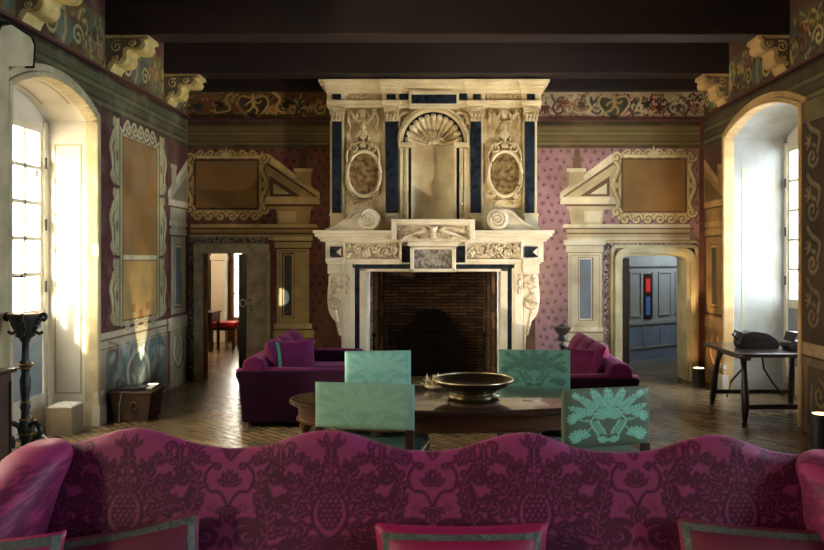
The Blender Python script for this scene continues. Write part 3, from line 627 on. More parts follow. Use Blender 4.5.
# corbels under the beams
def corbel(y, left):
    s = 1 if left else -1; X = XL if left else XR; w = wl if left else wr; zt = 4.27
    pr = [(0,zt),(.47,zt),(.48,zt-.045),(.43,zt-.06)]+smooth_pts([(.43,zt-.075),(.44,zt-.12),(.40,zt-.165),(.32,zt-.17),(.27,zt-.16),(.235,zt-.19),(.235,zt-.25),(.20,zt-.31),(.13,zt-.325),(.10,zt-.32),(.075,zt-.35),(.05,zt-.40)],4)+[(0,zt-.40)]
    cb = MB(); pr = [(a*(1 if left else .74),b) for a,b in pr]; cb.prism([(X+s*a,b) for a,b in pr],'y',y-.15,y+.15); o = cb.build('corbel','corbel_gilt' if left else 'stone_warm',w,bevel=.006)
    fc = MB(); fc.prism([(X+s*max(0,(a-.045 if a > .05 else a)),b+(.03 if i > 1 else -.04)) for i,(a,b) in enumerate(pr)],'y',y-.155,y-.15); fc.build('corbel_face','plaster_dull',o)
    cc = Canvas(0,-.40,.46,0,.006); 
    for (cu,cv,r,d_) in ((.12,-.14,.09,1),(.30,-.09,.06,-1),(.07,-.29,.05,-1)): cc.stroke(spiral(cu,cv,r,1.5,1,d_),.03,(200,180,120),h=1)
    leafs(cc,.2,-.16,.12,-1,4,(190,170,110),.03,h=1)
    v_ = []
    for (cu,cv,r,d_) in ((.12*(1 if left else .74),-.13,.07,1),(.29*(1 if left else .74),-.09,.045,-1),(.10*(1 if left else .74),-.26,.04,-1)):
        sp = spiral(cu,cv,r,1.5,1,d_,n=16); q = MB(); q.tube([(X+s*a,y-.158,zt+b) for a,b in sp],.009,5); q.build('corbel_scroll','corbel_gilt' if left else 'stone_warm',o,smooth=True)
for y in (10.2,8.45,6.7,4.95): corbel(y,True); corbel(y,False)
# fresco pier standing forward of the right wall beside the window
pc = Canvas(5.3,0,7.84,3.42,.0115,(64,52,42)); cols = ((108,96,76),(136,122,98),(38,30,26))
pc.rect(5.3,0,7.84,.86,(112,98,78)); pc.rect(5.3,.80,7.84,.93,(160,142,114)); pc.rect(5.3,.775,7.84,.80,(48,38,30)); pc.rect(5.3,3.2,7.84,3.42,(110,98,70)); pc.rect(5.3,3.17,7.84,3.2,(48,38,30))
for a_,b_2 in ((6.95,7.72),(5.6,6.8)):
    pc.rect(a_,.10,b_2,.70,(72,62,50)); xm = (a_+b_2)/2
    for k_ in (-1,1): pc.scroll(spiral(xm+k_*.14,.42,.15,1.4,PI/2,k_),.045,*cols); pc.scroll([(xm+k_*.1,.15),(xm+k_*.3,.2),(xm+k_*.3,.5)],.04,*cols,sm=5)
for y_ in (7.62,6.75,5.9):
    for i_ in range(4): z_ = 1.05+i_*.54; pc.scroll(spiral(y_,z_+.15,.13,1.5,PI/2,1),.05,*cols); pc.scroll([(y_-.1,z_+.2),(y_-.14,z_+.36),(y_+.02,z_+.44),(y_+.1,z_+.52)],.06,*cols,sm=6); leafs(pc,y_+.04,z_+.3,.14,.4,4,cols[1],.03,spread=2)
pc.rect(7.05,1.1,7.40,3.05,(74,56,42)); pc.rect(7.09,1.15,7.36,3.0,(92,72,50)); pc.mottle(77,10,.75,1.15,tint=(50,38,30))
pm = MB(); pm.box(XR-.085,5.3,0,XR+.02,7.84,3.42); t2 = struct(pm.build('trim_2','plaster_dull')); pc.mesh('fresco_face','fresco',lambda U,V,H:(XR-.088+0*U,U,V),t2)


# ---------------------------------------------------------- doorways
def frame_box(mb, x0,x1,z1,w,top,ya,yb): mb.box(x0-w,ya,0,x0,yb,z1+top); mb.box(x1,ya,0,x1+w,yb,z1+top); mb.box(x0,ya,z1,x1,yb,z1+top); return mb
x0,x1,zt = DL
d1 = struct(empty('door_1',((x0+x1)/2,YB,0))); cx = (x0+x1)/2
m = MB(); m.prism([(x0-.10-cx,-.05),(x0+.03-cx,-.05),(x0+.03-cx,.02),(x0-.10-cx,.44),(x0-.22-cx,.44),(x0-.10-cx,.02)],'z',0,zt-.02); m.box(x0-.10-cx,-.05,zt-.02,x1-cx+.04,.44,zt+.12); m.box(x1-cx-.005,-.05,0,x1-cx+.05,.44,zt-.02); m.build('door_frame','stone_grey',d1,bevel=.012)
m = MB(); m.box(hx(246)-cx,.02,0,x1-cx-.005,.07,zt-.02); lf = m.build('door_leaf','stone_grey',d1,bevel=.005)
m = MB(); q = [(.085*math.cos(t)*.8,0,.085*math.sin(t)) for t in [2*PI*i/20 for i in range(21)]]
m.tube([(hx(243.2)-cx+a*.6,-.01,EYE-(303-CY)/SB+b*.6) for a,_,b in q],.009,6); m.build('ring_handle','brass_nail',lf,smooth=True)
m = MB(); m.box(hx(249.5)-cx,.0,EYE-(311-CY)/SB,hx(252)-cx,.02,EYE-(305-CY)/SB); m.ball((hx(250)-cx,.0,EYE-(300-CY)/SB),.02); m.build('lock_plate','grey_marble',lf)
m = MB(); m.box(hx(237.5)-cx,.05,0,hx(246)-cx-.01,.75,zt-.03); m.build('open_leaf','dark_walnut',d1,bevel=.005)
x0,x1,zt = DR; cx = (x0+x1)/2; d2 = struct(empty('door_2',(cx,YB,0)))
def rounded_frame(x0,x1,z1,w,r,ya,yb,mb):
    def ol(o):
        pts = [(x0-o,0),(x0-o,z1-r)]+[(x0+r-(r+o)*math.cos(t),z1-r+(r+o)*math.sin(t)) for t in [PI/2*i/8 for i in range(1,9)]]
        pts += [(x1-r+(r+o)*math.sin(t),z1-r+(r+o)*math.cos(t)) for t in [PI/2*i/8 for i in range(0,9)]]+[(x1+o,0)]; return pts
    mb.strip(ol(0),ol(w),'y',ya,yb); return mb
m = MB(); rounded_frame(x0-cx-.045,x1-cx+.045,zt+.045,.07,.10,-.08,.02,m); rounded_frame(x0-cx-.115,x1-cx+.115,zt+.115,.05,.03,-.04,.02,m); rounded_frame(x0-cx,x1-cx,zt,.05,.07,-.03,.42,m); m.build('door_frame','stone_trim',d2,bevel=.01)
m = MB(); m.box(hx(623)-cx+.02,.10,0,hx(631)-cx,.16,zt-.03); m.build('door_leaf','dark_walnut',d2)

# adjoining rooms seen through the doorways
w5 = MB(); w5.box(-6.0,16.2,0,-4.46,16.3,3); w5.box(-4.26,16.2,0,-1.6,16.3,3); w5.box(-4.46,16.2,2.6,-4.26,16.3,3); w5.box(-4.46,16.2,0,-4.26,16.3,.5)
w5.box(-6.0,11.5,0,-5.9,16.3,3); w5.box(-1.7,11.42,0,-1.6,16.3,3); w5.box(-6.0,11.4,0,DL[0]-.05,11.5,3); w5.box(DL[1]+.1,11.4,0,-1.6,11.5,3)
far = struct(w5.build('wall_far_room','room_ochre'))
m = MB(); m.box(-6.0,11.1,3.0,-1.6,16.3,3.1); m.build('far_ceiling','ceiling_wood',far)
fp = lambda x: (x-CX)*16.1/F
m = MB(); m.box(fp(213),15.95,0,fp(227),16.2,3); m.box(fp(212),15.92,1.75,fp(228),16.2,1.85); m.box(fp(212),15.92,.3,fp(228),16.2,.4); m.build('white_pilaster','plaster_white',far,bevel=.01)
m = MB(); m.box(fp(201),15.9,0,fp(212.5),16.2,3); m.build('dark_doorway','dark_walnut',far)
w7 = struct(empty('window_7',(-4.36,16.2,0)))
m = MB(); m.box(-.10,-.02,.5,-.075,.06,2.6); m.box(.075,-.02,.5,.10,.06,2.6)
for z in (.5,1.02,1.54,2.06,2.56): m.box(-.10,-.02,z,.10,.06,z+.035)
m.build('window_frame','window_wood',w7); m = MB(); m.box(-.09,.01,.5,.09,.014,2.6); m.build('glass_pane','glass',w7)
# right hand passage with a panelled wall
pw = MB(); A_ = Vector((3.0,12.1,0)); B_ = Vector((4.85,13.35,0)); dv = (B_-A_); Lw = dv.length; dv.normalize(); nv = Vector((dv.y,-dv.x,0))
def wallpt(t,z,o=0): p = A_+dv*t+nv*o; return (p.x,p.y,z)
def wbox(mb,t0,z0,t1,z1,o0,o1):
    vs = [wallpt(t,z,o) for z in (z0,z1) for t,o in ((t0,o0),(t1,o0),(t1,o1),(t0,o1))]; return mb.add(vs,[(0,3,2,1),(4,5,6,7),(0,1,5,4),(1,2,6,5),(2,3,7,6),(3,0,4,7)])
wbox(pw,-.6,0,Lw,2.9,-.1,0); pan = struct(pw.build('wall_passage','panelling'))
m = MB(); wbox(m,-.6,.0,Lw,.72,0,.02); m.build('wainscot','panelling_blue',pan)
m = MB()
for t0,t1 in ((.08,.36),(.62,.66),(.78,1.1),(1.2,1.5)):
    for (a,b,c_,d_) in ((t0,.84,t1,.865),(t0,1.55,t1,1.575),(t0,.84,t0+.025,1.55),(t1-.025,.84,t1,1.575)): wbox(m,a,b,c_,d_,0,.02)
wbox(m,-.6,.71,Lw,.76,0,.04); wbox(m,-.6,1.66,Lw,1.72,0,.04); wbox(m,-.6,.32,Lw,.35,.02,.035); wbox(m,-.6,0,Lw,.12,.02,.04)
for t in (.0,.4,.8,1.2,1.6): wbox(m,t,.35,t+.03,.72,.02,.032)
m.build('panel_moulding','panelling',pan)
m = MB(); wbox(m,.42,.79,.60,1.54,-.02,.015); m.build('window_niche','dark_walnut',pan)
m = MB(); wbox(m,.46,1.24,.56,1.46,.01,.02); m.build('red_glass','stained_red',pan); m = MB(); wbox(m,.46,.86,.56,1.16,.01,.02); m.build('blue_glass','stained_blue',pan)
w8 = MB(); w8.box(2.3,11.42,0,2.4,14,2.9); w8.box(2.3,13.9,0,4.95,14,2.9); w8.box(4.9,11.42,0,4.95,14,2.9); w8.box(2.3,11.4,0,DR[0]-.05,11.5,2.9); w8.box(DR[1]+.05,11.4,0,4.95,11.5,2.9); pr_ = struct(w8.build('wall_passage_side','plaster_dull'))
m = MB(); m.box(2.3,11.1,2.9,4.95,14,3.0); m.build('passage_ceiling','ceiling_wood',pr_)
m = MB(); m.box(DL[0]-.1,11.03,DL[2],DL[1]+.1,11.5,DL[2]+.2); m.box(DR[0]-.1,11.03,DR[2]+.02,DR[1]+.1,11.5,DR[2]+.3); m.build('lintel_core','plaster_dull',pr_)
# ------------------------------------------------------------ chimneypiece
fpx = P(433.5,0,10.3).x
fire = empty('fireplace',(fpx,10.5,0),0,'tall carved cream marble chimneypiece with a shell niche, black pilasters and an open hearth','fireplace')
M0 = Matrix.Translation((-fpx,-10.5,0))
def fb(mb, x0,y0,x1,y1,zf,zb):   # box by its front face seen in the photo at distance zf
    a = P(x0,y0,zf); b = P(x1,y1,zf); mb.box(a.x-fpx,zf-10.5,a.z,b.x-fpx,zb-10.5,b.z); return mb
def fp2(x,y,z): p = P(x,y,z); return (p.x-fpx,p.z)
def fpart(mb,name,m,parent=None,**k): return mb.build(name,m,parent or fire,**k)
# hood body
Z1 = 10.55
m = MB(); fb(m,331,107,398,229,Z1,11.02); fb(m,469,107,537,229,Z1,11.02)
cxn,cyn,rn = 433.5,142.7,26.5
arcp = [fp2(cxn-rn*math.cos(PI*i/24)*1.0,cyn-rn*math.sin(PI*i/24),Z1) for i in range(25)]
top_ = [fp2(398+(469-398)*i/24,107,Z1) for i in range(25)]
m.strip(arcp,top_,'y',Z1-10.5,10.75-10.5)
fb(m,398,142.7,407,219,Z1,10.8); fb(m,460,142.7,469,219,Z1,10.8); 
fpart(m,'overmantel','marble')
m = MB(); fb(m,331,219,537,229,Z1-.02,11.02); fpart(m,'overmantel_base','marble')
# niche: half cylinder and shell
nr = rn*Z1/F; ncx = P(cxn,0,Z1).x-fpx; ncz = P(0,cyn,Z1).z; nb = P(0,218.5,Z1).z
m = MB(); n = 20; vs = []
for z in (nb,ncz):
    for i in range(n+1): t = PI*i/n; vs.append((ncx-nr*math.cos(t),Z1-10.5+.26*math.sin(t),z))
m.add(vs,[(i,i+1,n+2+i,n+1+i) for i in range(n)]); o = fpart(m,'niche','marble',smooth=True)
m = MB(); NA,NR = 104,26; vs = []
for j in range(NR+1):
    rho = j/NR
    for i in range(NA+1):
        t = PI*i/NA; k = abs(math.sin(t*6.5)); r = nr*rho*(1.0 if j < NR else .99)
        dep = .26*math.sqrt(max(0,1-rho*rho))-.045*rho**0.6*k+.03
        vs.append((ncx-r*math.cos(t),Z1-10.5+max(-.03,dep-.02),ncz+r*math.sin(t)))
m.add(vs,[(j*(NA+1)+i,j*(NA+1)+i+1,(j+1)*(NA+1)+i+1,(j+1)*(NA+1)+i) for j in range(NR) for i in range(NA)]); fpart(m,'shell','marble',smooth=True)
m = MB()
for q in range(13):
    t = PI*(q+.5)/13; pts = []; rad = []
    for j in range(1,12):
        rho = .12+.88*j/11; pts.append((ncx-nr*rho*math.cos(t),Z1-10.5+max(-.02,.24*math.sqrt(max(0,1-rho*rho))-.02),ncz+nr*rho*math.sin(t))); rad.append(nr*rho*.105)
    m.tube(pts,rad,8)
fpart(m,'shell_rib','marble',smooth=True)
m = MB(); m.ball((ncx,Z1-10.5-.0,ncz+.02),.07,8,(1.3,.7,.7)); 
for k in (-1,1): m.tube([(ncx+k*(.03+.0*i)+k*a,Z1-10.5-.02,ncz+.02+b) for a,b in [(0.06+.05*math.cos(t),.04*math.sin(t)) for t in [2*PI*q/12 for q in range(11)]]],.016,6)
fpart(m,'shell_hub','carved',smooth=True)
def archband(r0,r1,y0,y1,name,mt,seg=36,down=218):
    a0 = [fp2(cxn-r0*math.cos(PI*i/seg),cyn-r0*math.sin(PI*i/seg),Z1) for i in range(seg+1)]; a1 = [fp2(cxn-r1*math.cos(PI*i/seg),cyn-r1*math.sin(PI*i/seg),Z1) for i in range(seg+1)]
    m = MB(); m.strip(a0,a1,'y',y0-10.5,y1-10.5); return fpart(m,name,mt)
archband(26.2,31,10.54,10.6,'arch_inlay','black_marble'); archband(30.5,32.5,10.50,10.6,'arch_bead','marble'); archband(32.5,36,10.47,10.6,'archivolt','marble')
m = MB()
for i in range(40): t = PI*(i+.5)/40; a = fp2(cxn-34.2*math.cos(t),cyn-34.2*math.sin(t),10.47); m.ball((a[0],-.035,a[1]),.018,5)
fpart(m,'arch_egg_moulding','carved',smooth=True)
for a,b in ((408.5,411),(456.5,459.5)): m = MB(); fb(m,a,148,b,219,10.53,10.6); fpart(m,'niche_inlay','black_marble')
for a,b in ((398,403),(404,408),(411,413),(454,456.5),(459.5,463),(464,469)): m = MB(); fb(m,a,148,b,219,10.50 if b-a > 3 else 10.52,10.6); fpart(m,'niche_jamb_moulding','marble',bevel=.006)
for x in (405.8,461.5):
    m = MB()
    for i in range(26): a = fp2(x,151+i*2.6,10.5); m.ball((a[0],0,a[1]),.014,5)
    fpart(m,'niche_beading','carved',smooth=True)
for a,b in ((398,413),(454,469)): m = MB(); fb(m,a,142,b,147,10.46,10.6); fpart(m,'impost','marble',bevel=.008)
# pilasters with capitals
for (x0,x1,c0,c1) in ((332,341.5,329,345),(385.5,398,384,398.5),(470.5,481,469,483.5),(525,534.5,523.5,539)):
    m = MB(); fb(m,x0,121,x1,214,10.47,10.56); fpart(m,'black_pilaster','black_marble',bevel=.006)
    m = MB(); fb(m,x0-2,121,x0-.2,214,10.50,10.56); fb(m,x1+.2,121,x1+2,214,10.50,10.56); fpart(m,'pilaster_edge','marble',bevel=.004)
    m = MB(); fb(m,c0+1,214,c1-1,229,10.42,10.56); fb(m,c0,213,c1,216,10.40,10.56); fb(m,c0,226,c1,229,10.40,10.56); fpart(m,'pedestal','marble',bevel=.006)
    cap = MB(); fb(cap,c0,107,c1,110,10.40,10.56); fb(cap,c0+2.5,110,c1-2.5,121,10.46,10.56); fb(cap,c0+1.5,119.5,c1-1.5,121,10.44,10.56)
    cm = (c0+c1)/2
    for k in (-1,1):
        sp = spiral(0,0,2.6,1.4,PI/2,-k,n=14); cap.tube([(fp2(cm+k*5.2+a,112.5-b,10.42)[0],-.07,fp2(cm+k*5.2+a,112.5-b,10.42)[1]) for a,b in sp],.010,5)
    for row,yy in ((0,119),(1,115)):
        for q in range(4): 
            a = fp2(cm-5+q*3.4+(row*.8),yy,10.44); cap.ball((a[0],-.055,a[1]),.026,6,(.8,.6,1.25))
    fpart(cap,'capital','carved',smooth='auto')
# entablature with breaks over the pilaster pairs
brk = ((327,347),(382,400),(467,485),(522,541))
def ent(name, layers, mt):
    m = MB()
    for (y0,y1,ex,zf,dz) in layers:
        fb(m,329-ex,y0,539+ex,y1,zf,11.02)
        for a,b in brk: fb(m,a-ex*.35,y0,b+ex*.35,y1,zf-dz,zf+.05)
    return fpart(m,name,mt,bevel=.005)
ent('cornice',((78.8,81.5,11,10.26,.04),(81.5,85,9,10.30,.04),(85,88,6,10.36,.04),(88,90.5,4,10.40,.04),(90.5,93,2.5,10.43,.04)),'marble')
ent('upper_frieze',((93,100,0,10.50,.04),),'marble')
ent('architrave',((100,103,2,10.43,.04),(103,105.5,1,10.45,.04),(105.5,107.5,0,10.47,.04)),'marble')
for a,b in ((332.5,341),(386.5,395.5),(399,408),(458.5,467),(473,481),(527,535)):
    m = MB(); fb(m,a,93.6,b,99.4,10.445,10.5); fpart(m,'frieze_inlay','black_marble')
m = MB(); fb(m,409,92.5,459,107.5,10.38,10.5); fb(m,412,90.5,456,94,10.34,10.5); fpart(m,'centre_tablet_frame','marble',bevel=.006)
m = MB(); fb(m,411.5,94.5,456.5,103.5,10.37,10.45); fpart(m,'black_tablet','black_marble')
# carved relief panels (height fields)
def relief(name, x0,y0,x1,y1,zf,draw,amp=.03,mt='carved',cell=.0065,bg=None,parent=None,alpha=None):
    a = fp2(x0,y1,zf); b = fp2(x1,y0,zf); c = Canvas(0,0,b[0]-a[0],b[1]-a[1],cell); draw(c,c.u1,c.v1)
    if bg: mt2 = mt
    o = c.mesh(name,mt,lambda U,V,H:(a[0]+U,zf-10.5-H,a[1]+V),parent or fire,hole=(lambda U,V:alpha(c,U,V)) if alpha else None,amp=amp)
    if bg:
        m = MB(); m.box(a[0],zf-10.5+amp*.16,a[1],b[0],zf-10.5+.03,b[1]); m.build(name+'_ground',bg,o)
    return o
def rinceau(seed, n=4):
    def f(c,W,H):
        g = random.Random(seed)
        pts = [(W*i/(2*n),H*(.5+(.3 if i%2 else -.3)*(1 if i else .5))) for i in range(2*n+1)]
        c.stroke(pts,H*.13,None,h=.8,sm=8)
        for i in range(n*2):
            x = W*(i+.5)/(2*n); y = H*(.62 if i%2 else .38); d = 1 if i%2 else -1
            c.stroke(spiral(x,y,H*.30,1.4,PI/2*d,d),H*.13,None,h=1)
            leafs(c,x,y,H*.34,g.uniform(0,6),5,None,H*.12,h=1,spread=4.5)
            leafs(c,x+W/(4*n),H*(.2 if i%2 else .8),H*.3,g.uniform(0,6),4,None,H*.11,h=.9,spread=3.5)
            c.ell(x,y,H*.08,H*.08,None,h=1)
        for k in range(int(W/H*8)): x,y,t = g.uniform(.05,.95)*W,g.uniform(.1,.9)*H,g.uniform(0,6); leafs(c,x,y,H*.18,t,3,None,H*.09,h=.7)
    return f
relief('carved_panel',345.5,93.5,382,99.5,10.49,rinceau(1,4),.035); relief('carved_panel',486,93.5,522.5,99.5,10.49,rinceau(2,4),.035)
def spandrel(c,W,H):
    for k in (0,1):
        X = (lambda u:W-u) if k else (lambda u:u)
        c.stroke([(X(u),v) for u,v in spiral(W*.10,H*.62,H*.26,1.3,0,1)],H*.10,None,h=1)
        c.stroke([(X(u),v) for u,v in ((W*.03,H*.1),(W*.06,H*.4),(W*.2,H*.8),(W*.3,H*.9))],H*.13,None,h=1,sm=6,w1='leaf')
        for t in (.3,.9,1.5,2.1): c.stroke([(X(W*.10),H*.6),(X(W*.10+H*.42*math.cos(t)),H*.6+H*.36*math.sin(t))],H*.13,None,h=.9,w1='leaf')
    c.stroke([(W*.3,H*.93),(W*.7,H*.93)],H*.12,None,h=.8)
def outside_arch(c,U,V):
    return np.hypot((U/c.u1-.5)*71,(V/c.v1)*36+(-1)) < 36.3
relief('spandrel_carving',398,107,469,142,10.535,spandrel,.05,alpha=outside_arch)
# side bays: swag, urn, oval
def bay_carving(c,W,H):
    # mask and drapery swags
    c.ell(W*.5,H*.945,W*.11,H*.03,None,h=1); c.ell(W*.5,H*.92,W*.08,H*.03,None,h=1)
    for k in (-1,1):
        m_ = lambda u:W*(.5+k*u)
        for q in range(3): c.stroke([(m_(.10+.02*q),H*(.955-.02*q)),(m_(.22),H*(.915-.018*q)),(m_(.34),H*(.955-.012*q))],W*.055,None,h=1,sm=6)
        c.stroke([(u,v) for u,v in [(m_(.36)+a,H*.95+b) for a,b in spiral(0,0,W*.09,1.3,0,k)]],W*.05,None,h=1)
        c.stroke([(m_(.38),H*.93),(m_(.42),H*.86),(m_(.36),H*.80),(m_(.40),H*.75)],W*.07,None,h=.9,sm=6,w1=W*.02)
        c.stroke([(m_(.20),H*.90),(m_(.16),H*.86),(m_(.08),H*.87)],W*.06,None,h=.9,sm=5)
        c.stroke([(m_(.10),H*.74),(m_(.17),H*.71),(m_(.14),H*.67)],W*.04,None,h=.9,sm=5)
        # scroll frame round the oval
        c.stroke([(m_(u),v) for u,v in [(a,H*.60+b*W) for a,b in spiral(.24,.0,.15,1.3,PI*.5,-1)]],W*.075,None,h=1)
        c.stroke([(m_(.05),H*.66),(m_(.2),H*.64),(m_(.38),H*.60),(m_(.46),H*.53),(m_(.44),H*.46)],W*.07,None,h=1,sm=6)
        c.stroke([(m_(.46),H*.36),(m_(.48),H*.28),(m_(.40),H*.20),(m_(.28),H*.14)],W*.07,None,h=1,sm=6)
        c.stroke([(m_(a),H*.17+b*W) for a,b in spiral(.36,.0,.10,1.3,PI,1)],W*.05,None,h=1)
        c.stroke([(m_(.30),H*.10),(m_(.18),H*.085),(m_(.06),H*.10)],W*.045,None,h=.9,sm=4); c.stroke([(m_(.10),H*.125),(m_(.2),H*.09),(m_(.26),H*.055)],W*.03,None,h=.8,sm=4)
    c.ell(W*.5,H*.73,W*.13,H*.045,None,h=.9); c.stroke([(W*.5,H*.86),(W*.5,H*.66)],W*.09,None,h=1); c.ell(W*.5,H*.81,W*.06,H*.02,None,h=1); c.ell(W*.5,H*.625,W*.10,H*.025,None,h=1)
for x0,x1,xc in ((345.5,380.5,363.8),(486.5,522,505)):
    relief('swag_carving',x0,107.5,x1,210,10.545,bay_carving,.085)
    ov = MB(); a = fp2(xc,173.7,10.5); rx,rz = 16.6*10.5/F,22.5*10.5/F
    ov.tube([(a[0]+rx*math.cos(2*PI*i/40),-.0,a[1]+rz*math.sin(2*PI*i/40)) for i in range(41)],.027,6); f_ = fpart(ov,'oval_frame','marble',smooth=True)
    ov = MB(); n = 40; ring = [(a[0]+rx*.95*math.cos(2*PI*i/n),a[1]+rz*.95*math.sin(2*PI*i/n)) for i in range(n)]; ov.prism(ring,'y',.01,.05); ov.build('oval_slab','brown_marble',f_)
# mantel shelf with broken pediment
m = MB()
for (x0,x1,y0,y1,z) in ((312.6,554.5,230,233,9.98),(314.5,552.5,233,236.5,10.02),(317.5,549.5,236.5,239,10.06),(320,547,239,241.5,10.10)): fb(m,x0,y0,x1,y1,z,11.02)
fpart(m,'mantel_shelf','marble_white',bevel=.008)
for k,xv,xt in ((1,368.4,328),(-1,497.5,538)):
    zc = 10.12
    pts = [(xt-k*6,231),(xt,226.5),(xt+k*9,222),(xt+k*18,214.5),(xt+k*26,209.8),(xv-k*4,208.6),(xv+k*4,209.5),(xv+k*10,214),(xv+k*11,220),(xv+k*8,227),(xv+k*2,231)]
    pts = [(xt-k*4,231),(xt+k*2,229.6),(xt+k*11.5,224.7),(xt+k*19.7,219),(xt+k*24.6,213.3),(xt+k*31,209.8),(xv,209),(xv+k*2,231)]; poly = smooth_pts(pts,4); m = MB(); m.prism([fp2(x,y,zc) for x,y in poly],'y',zc-10.5,10.35-10.5); vo = fpart(m,'pediment_scroll','marble_white',bevel=.008)
    dk_ = MB(); a_ = fp2(xv,219.3,10.06); dk_.lathe([(.001,10.03-10.5),(.142,10.03-10.5),(.146,10.05-10.5),(.146,10.36-10.5),(.001,10.36-10.5)],(a_[0],0,a_[1]),36,'y'); dk_.build('volute_disc','marble_white',vo,smooth='auto'); sp = spiral(0,0,9.4,2.6,PI/2,k,.1,n=50); t_ = MB(); t_.tube([(fp2(xv+a,219.3-b,10.03)[0],10.02-10.5,fp2(xv+a,219.3-b,10.03)[1]) for a,b in sp],[.024-.012*i/49 for i in range(50)],6); t_.build('volute','marble_white',vo,smooth=True)
    e_ = MB(); ed = smooth_pts([(xt-k*2,230.4),(xt+k*3,229),(xt+k*12,224),(xt+k*20,218.5),(xt+k*25,213.3),(xt+k*31,210.2),(xv,209.6)],5); e_.tube([(fp2(x,y,zc)[0],zc-.01-10.5,fp2(x,y,zc)[1]) for x,y in ed],.022,6); e_.build('scroll_edge','marble_white',vo,smooth=True)
m = MB(); fb(m,391,219,475,222,9.88,10.6); fb(m,392.5,222,473.5,224.5,9.92,10.6); fb(m,394,224.5,472,241,9.98,10.6); fb(m,391,219,396,240,9.90,10.3); fb(m,470,219,475,240,9.90,10.3); fpart(m,'centre_block','marble_white',bevel=.008)
def cherub(c,W,H):
    c.ell(W*.5,H*.60,W*.040,H*.27,None,h=.9); c.stroke([(W*.5,H*.80),(W*.5,H*.42)],W*.09,None,h=1.6); c.stroke([(W*.46,H*.88),(W*.54,H*.88)],H*.22,None,h=1.3)
    c.stroke([(W*.47,H*.25),(W*.53,H*.25)],H*.3,None,h=1)
    for k in (-1,1):
        m_ = lambda u:W*(.5+k*u)
        for i in range(9):
            t = i/8; c.stroke([(m_(.05+.02*i),H*(.62-.02*i)),(m_(.14+.03*i),H*(.78-.05*i)),(m_(.2+.035*i),H*(.62-.06*i)),(m_(.24+.026*i),H*(.18+.04*i))],H*.15,None,h=1,sm=5,w1='leaf')
        for i in range(6): c.stroke([(m_(.10+.05*i),H*.80),(m_(.18+.05*i),H*(.9-.02*i)),(m_(.24+.042*i),H*(.74))],H*.13,None,h=1,sm=4,w1='leaf')
        c.stroke([(m_(.06),H*.5),(m_(.1),H*.25),(m_(.2),H*.15)],H*.14,None,h=.9,sm=4)
        for i in range(4): c.ell(m_(.04),H*(.92-.14*i),W*.014,H*.07,None,h=1.2)
relief('winged_cherub',400,225.5,467,241.5,9.975,cherub,.075,'carved_white',bg='black_marble')
m = MB(); fb(m,325.5,241.5,543.5,262,10.16,11.02); fpart(m,'frieze_block','marble_white')
relief('carved_panel',344,243.5,400,259,10.15,rinceau(5,3),.065,'carved_white'); relief('carved_panel',467,243.5,522,259,10.15,rinceau(6,3),.065,'carved_white')
for a,b,t in ((330,341.5,1),(524.5,538,1)):
    m = MB(); fb(m,a,246.5,b,257,10.13,10.2); q = fpart(m,'end_inlay','black_marble')
    m = MB(); m.prism([fp2(b-.5,248,10.12),fp2(b-.5,256,10.12),fp2(b-5,252,10.12)],'y',-.385,-.365); m.build('white_wedge','marble_white',q)
for a,b,c_,d_ in ((343.5,401.5,352,410),(465.5,523,456,514.5)): m = MB(); fb(m,a,259,b,262.5,10.08,10.3); fb(m,a,242,a+1.5,262,10.1,10.3); fb(m,b-2,242,b,262,10.08,10.3); fb(m,c_,262.5,d_,264.3,10.11,10.3); fpart(m,'surround_moulding','marble_white',bevel=.006)
for a,b,c_,d_ in ((343.5,352,352,354.5),(514.5,523,512,514.5)): m = MB(); fb(m,a,262.5,b,391,10.12,11.02); fb(m,c_,268,d_,391,10.13,11.02); fpart(m,'pilaster','marble_white',bevel=.006)
m = MB(); fb(m,354.5,264.3,359.6,391,10.16,11.02); fb(m,507.5,264.3,512,391,10.16,11.02); fb(m,359.6,264.3,507.5,268.8,10.16,11.02); fb(m,402,246,410,268,10.15,10.3); fb(m,456,246,465,268,10.15,10.3); fpart(m,'black_inlay_strip','black_marble')
m = MB(); fb(m,359.6,268.8,366.5,391,10.14,10.6); fb(m,500.5,268.8,507.5,391,10.14,10.6); fb(m,359.6,268.8,507.5,271.5,10.14,10.9); fpart(m,'hearth_jamb','marble_white',bevel=.006)
m = MB(); fb(m,410,247,456,249.5,10.0,10.3); fb(m,410,268.5,456,272,10.0,10.3); fb(m,410,247,414,272,10.0,10.3); fb(m,452,247,456,272,10.0,10.3); fb(m,408,241.5,458,246.5,10.0,10.3); fpart(m,'tablet_frame','marble_white',bevel=.01)
m = MB(); fb(m,414,249.5,452,268.5,10.06,10.3); fpart(m,'grey_tablet','grey_marble')
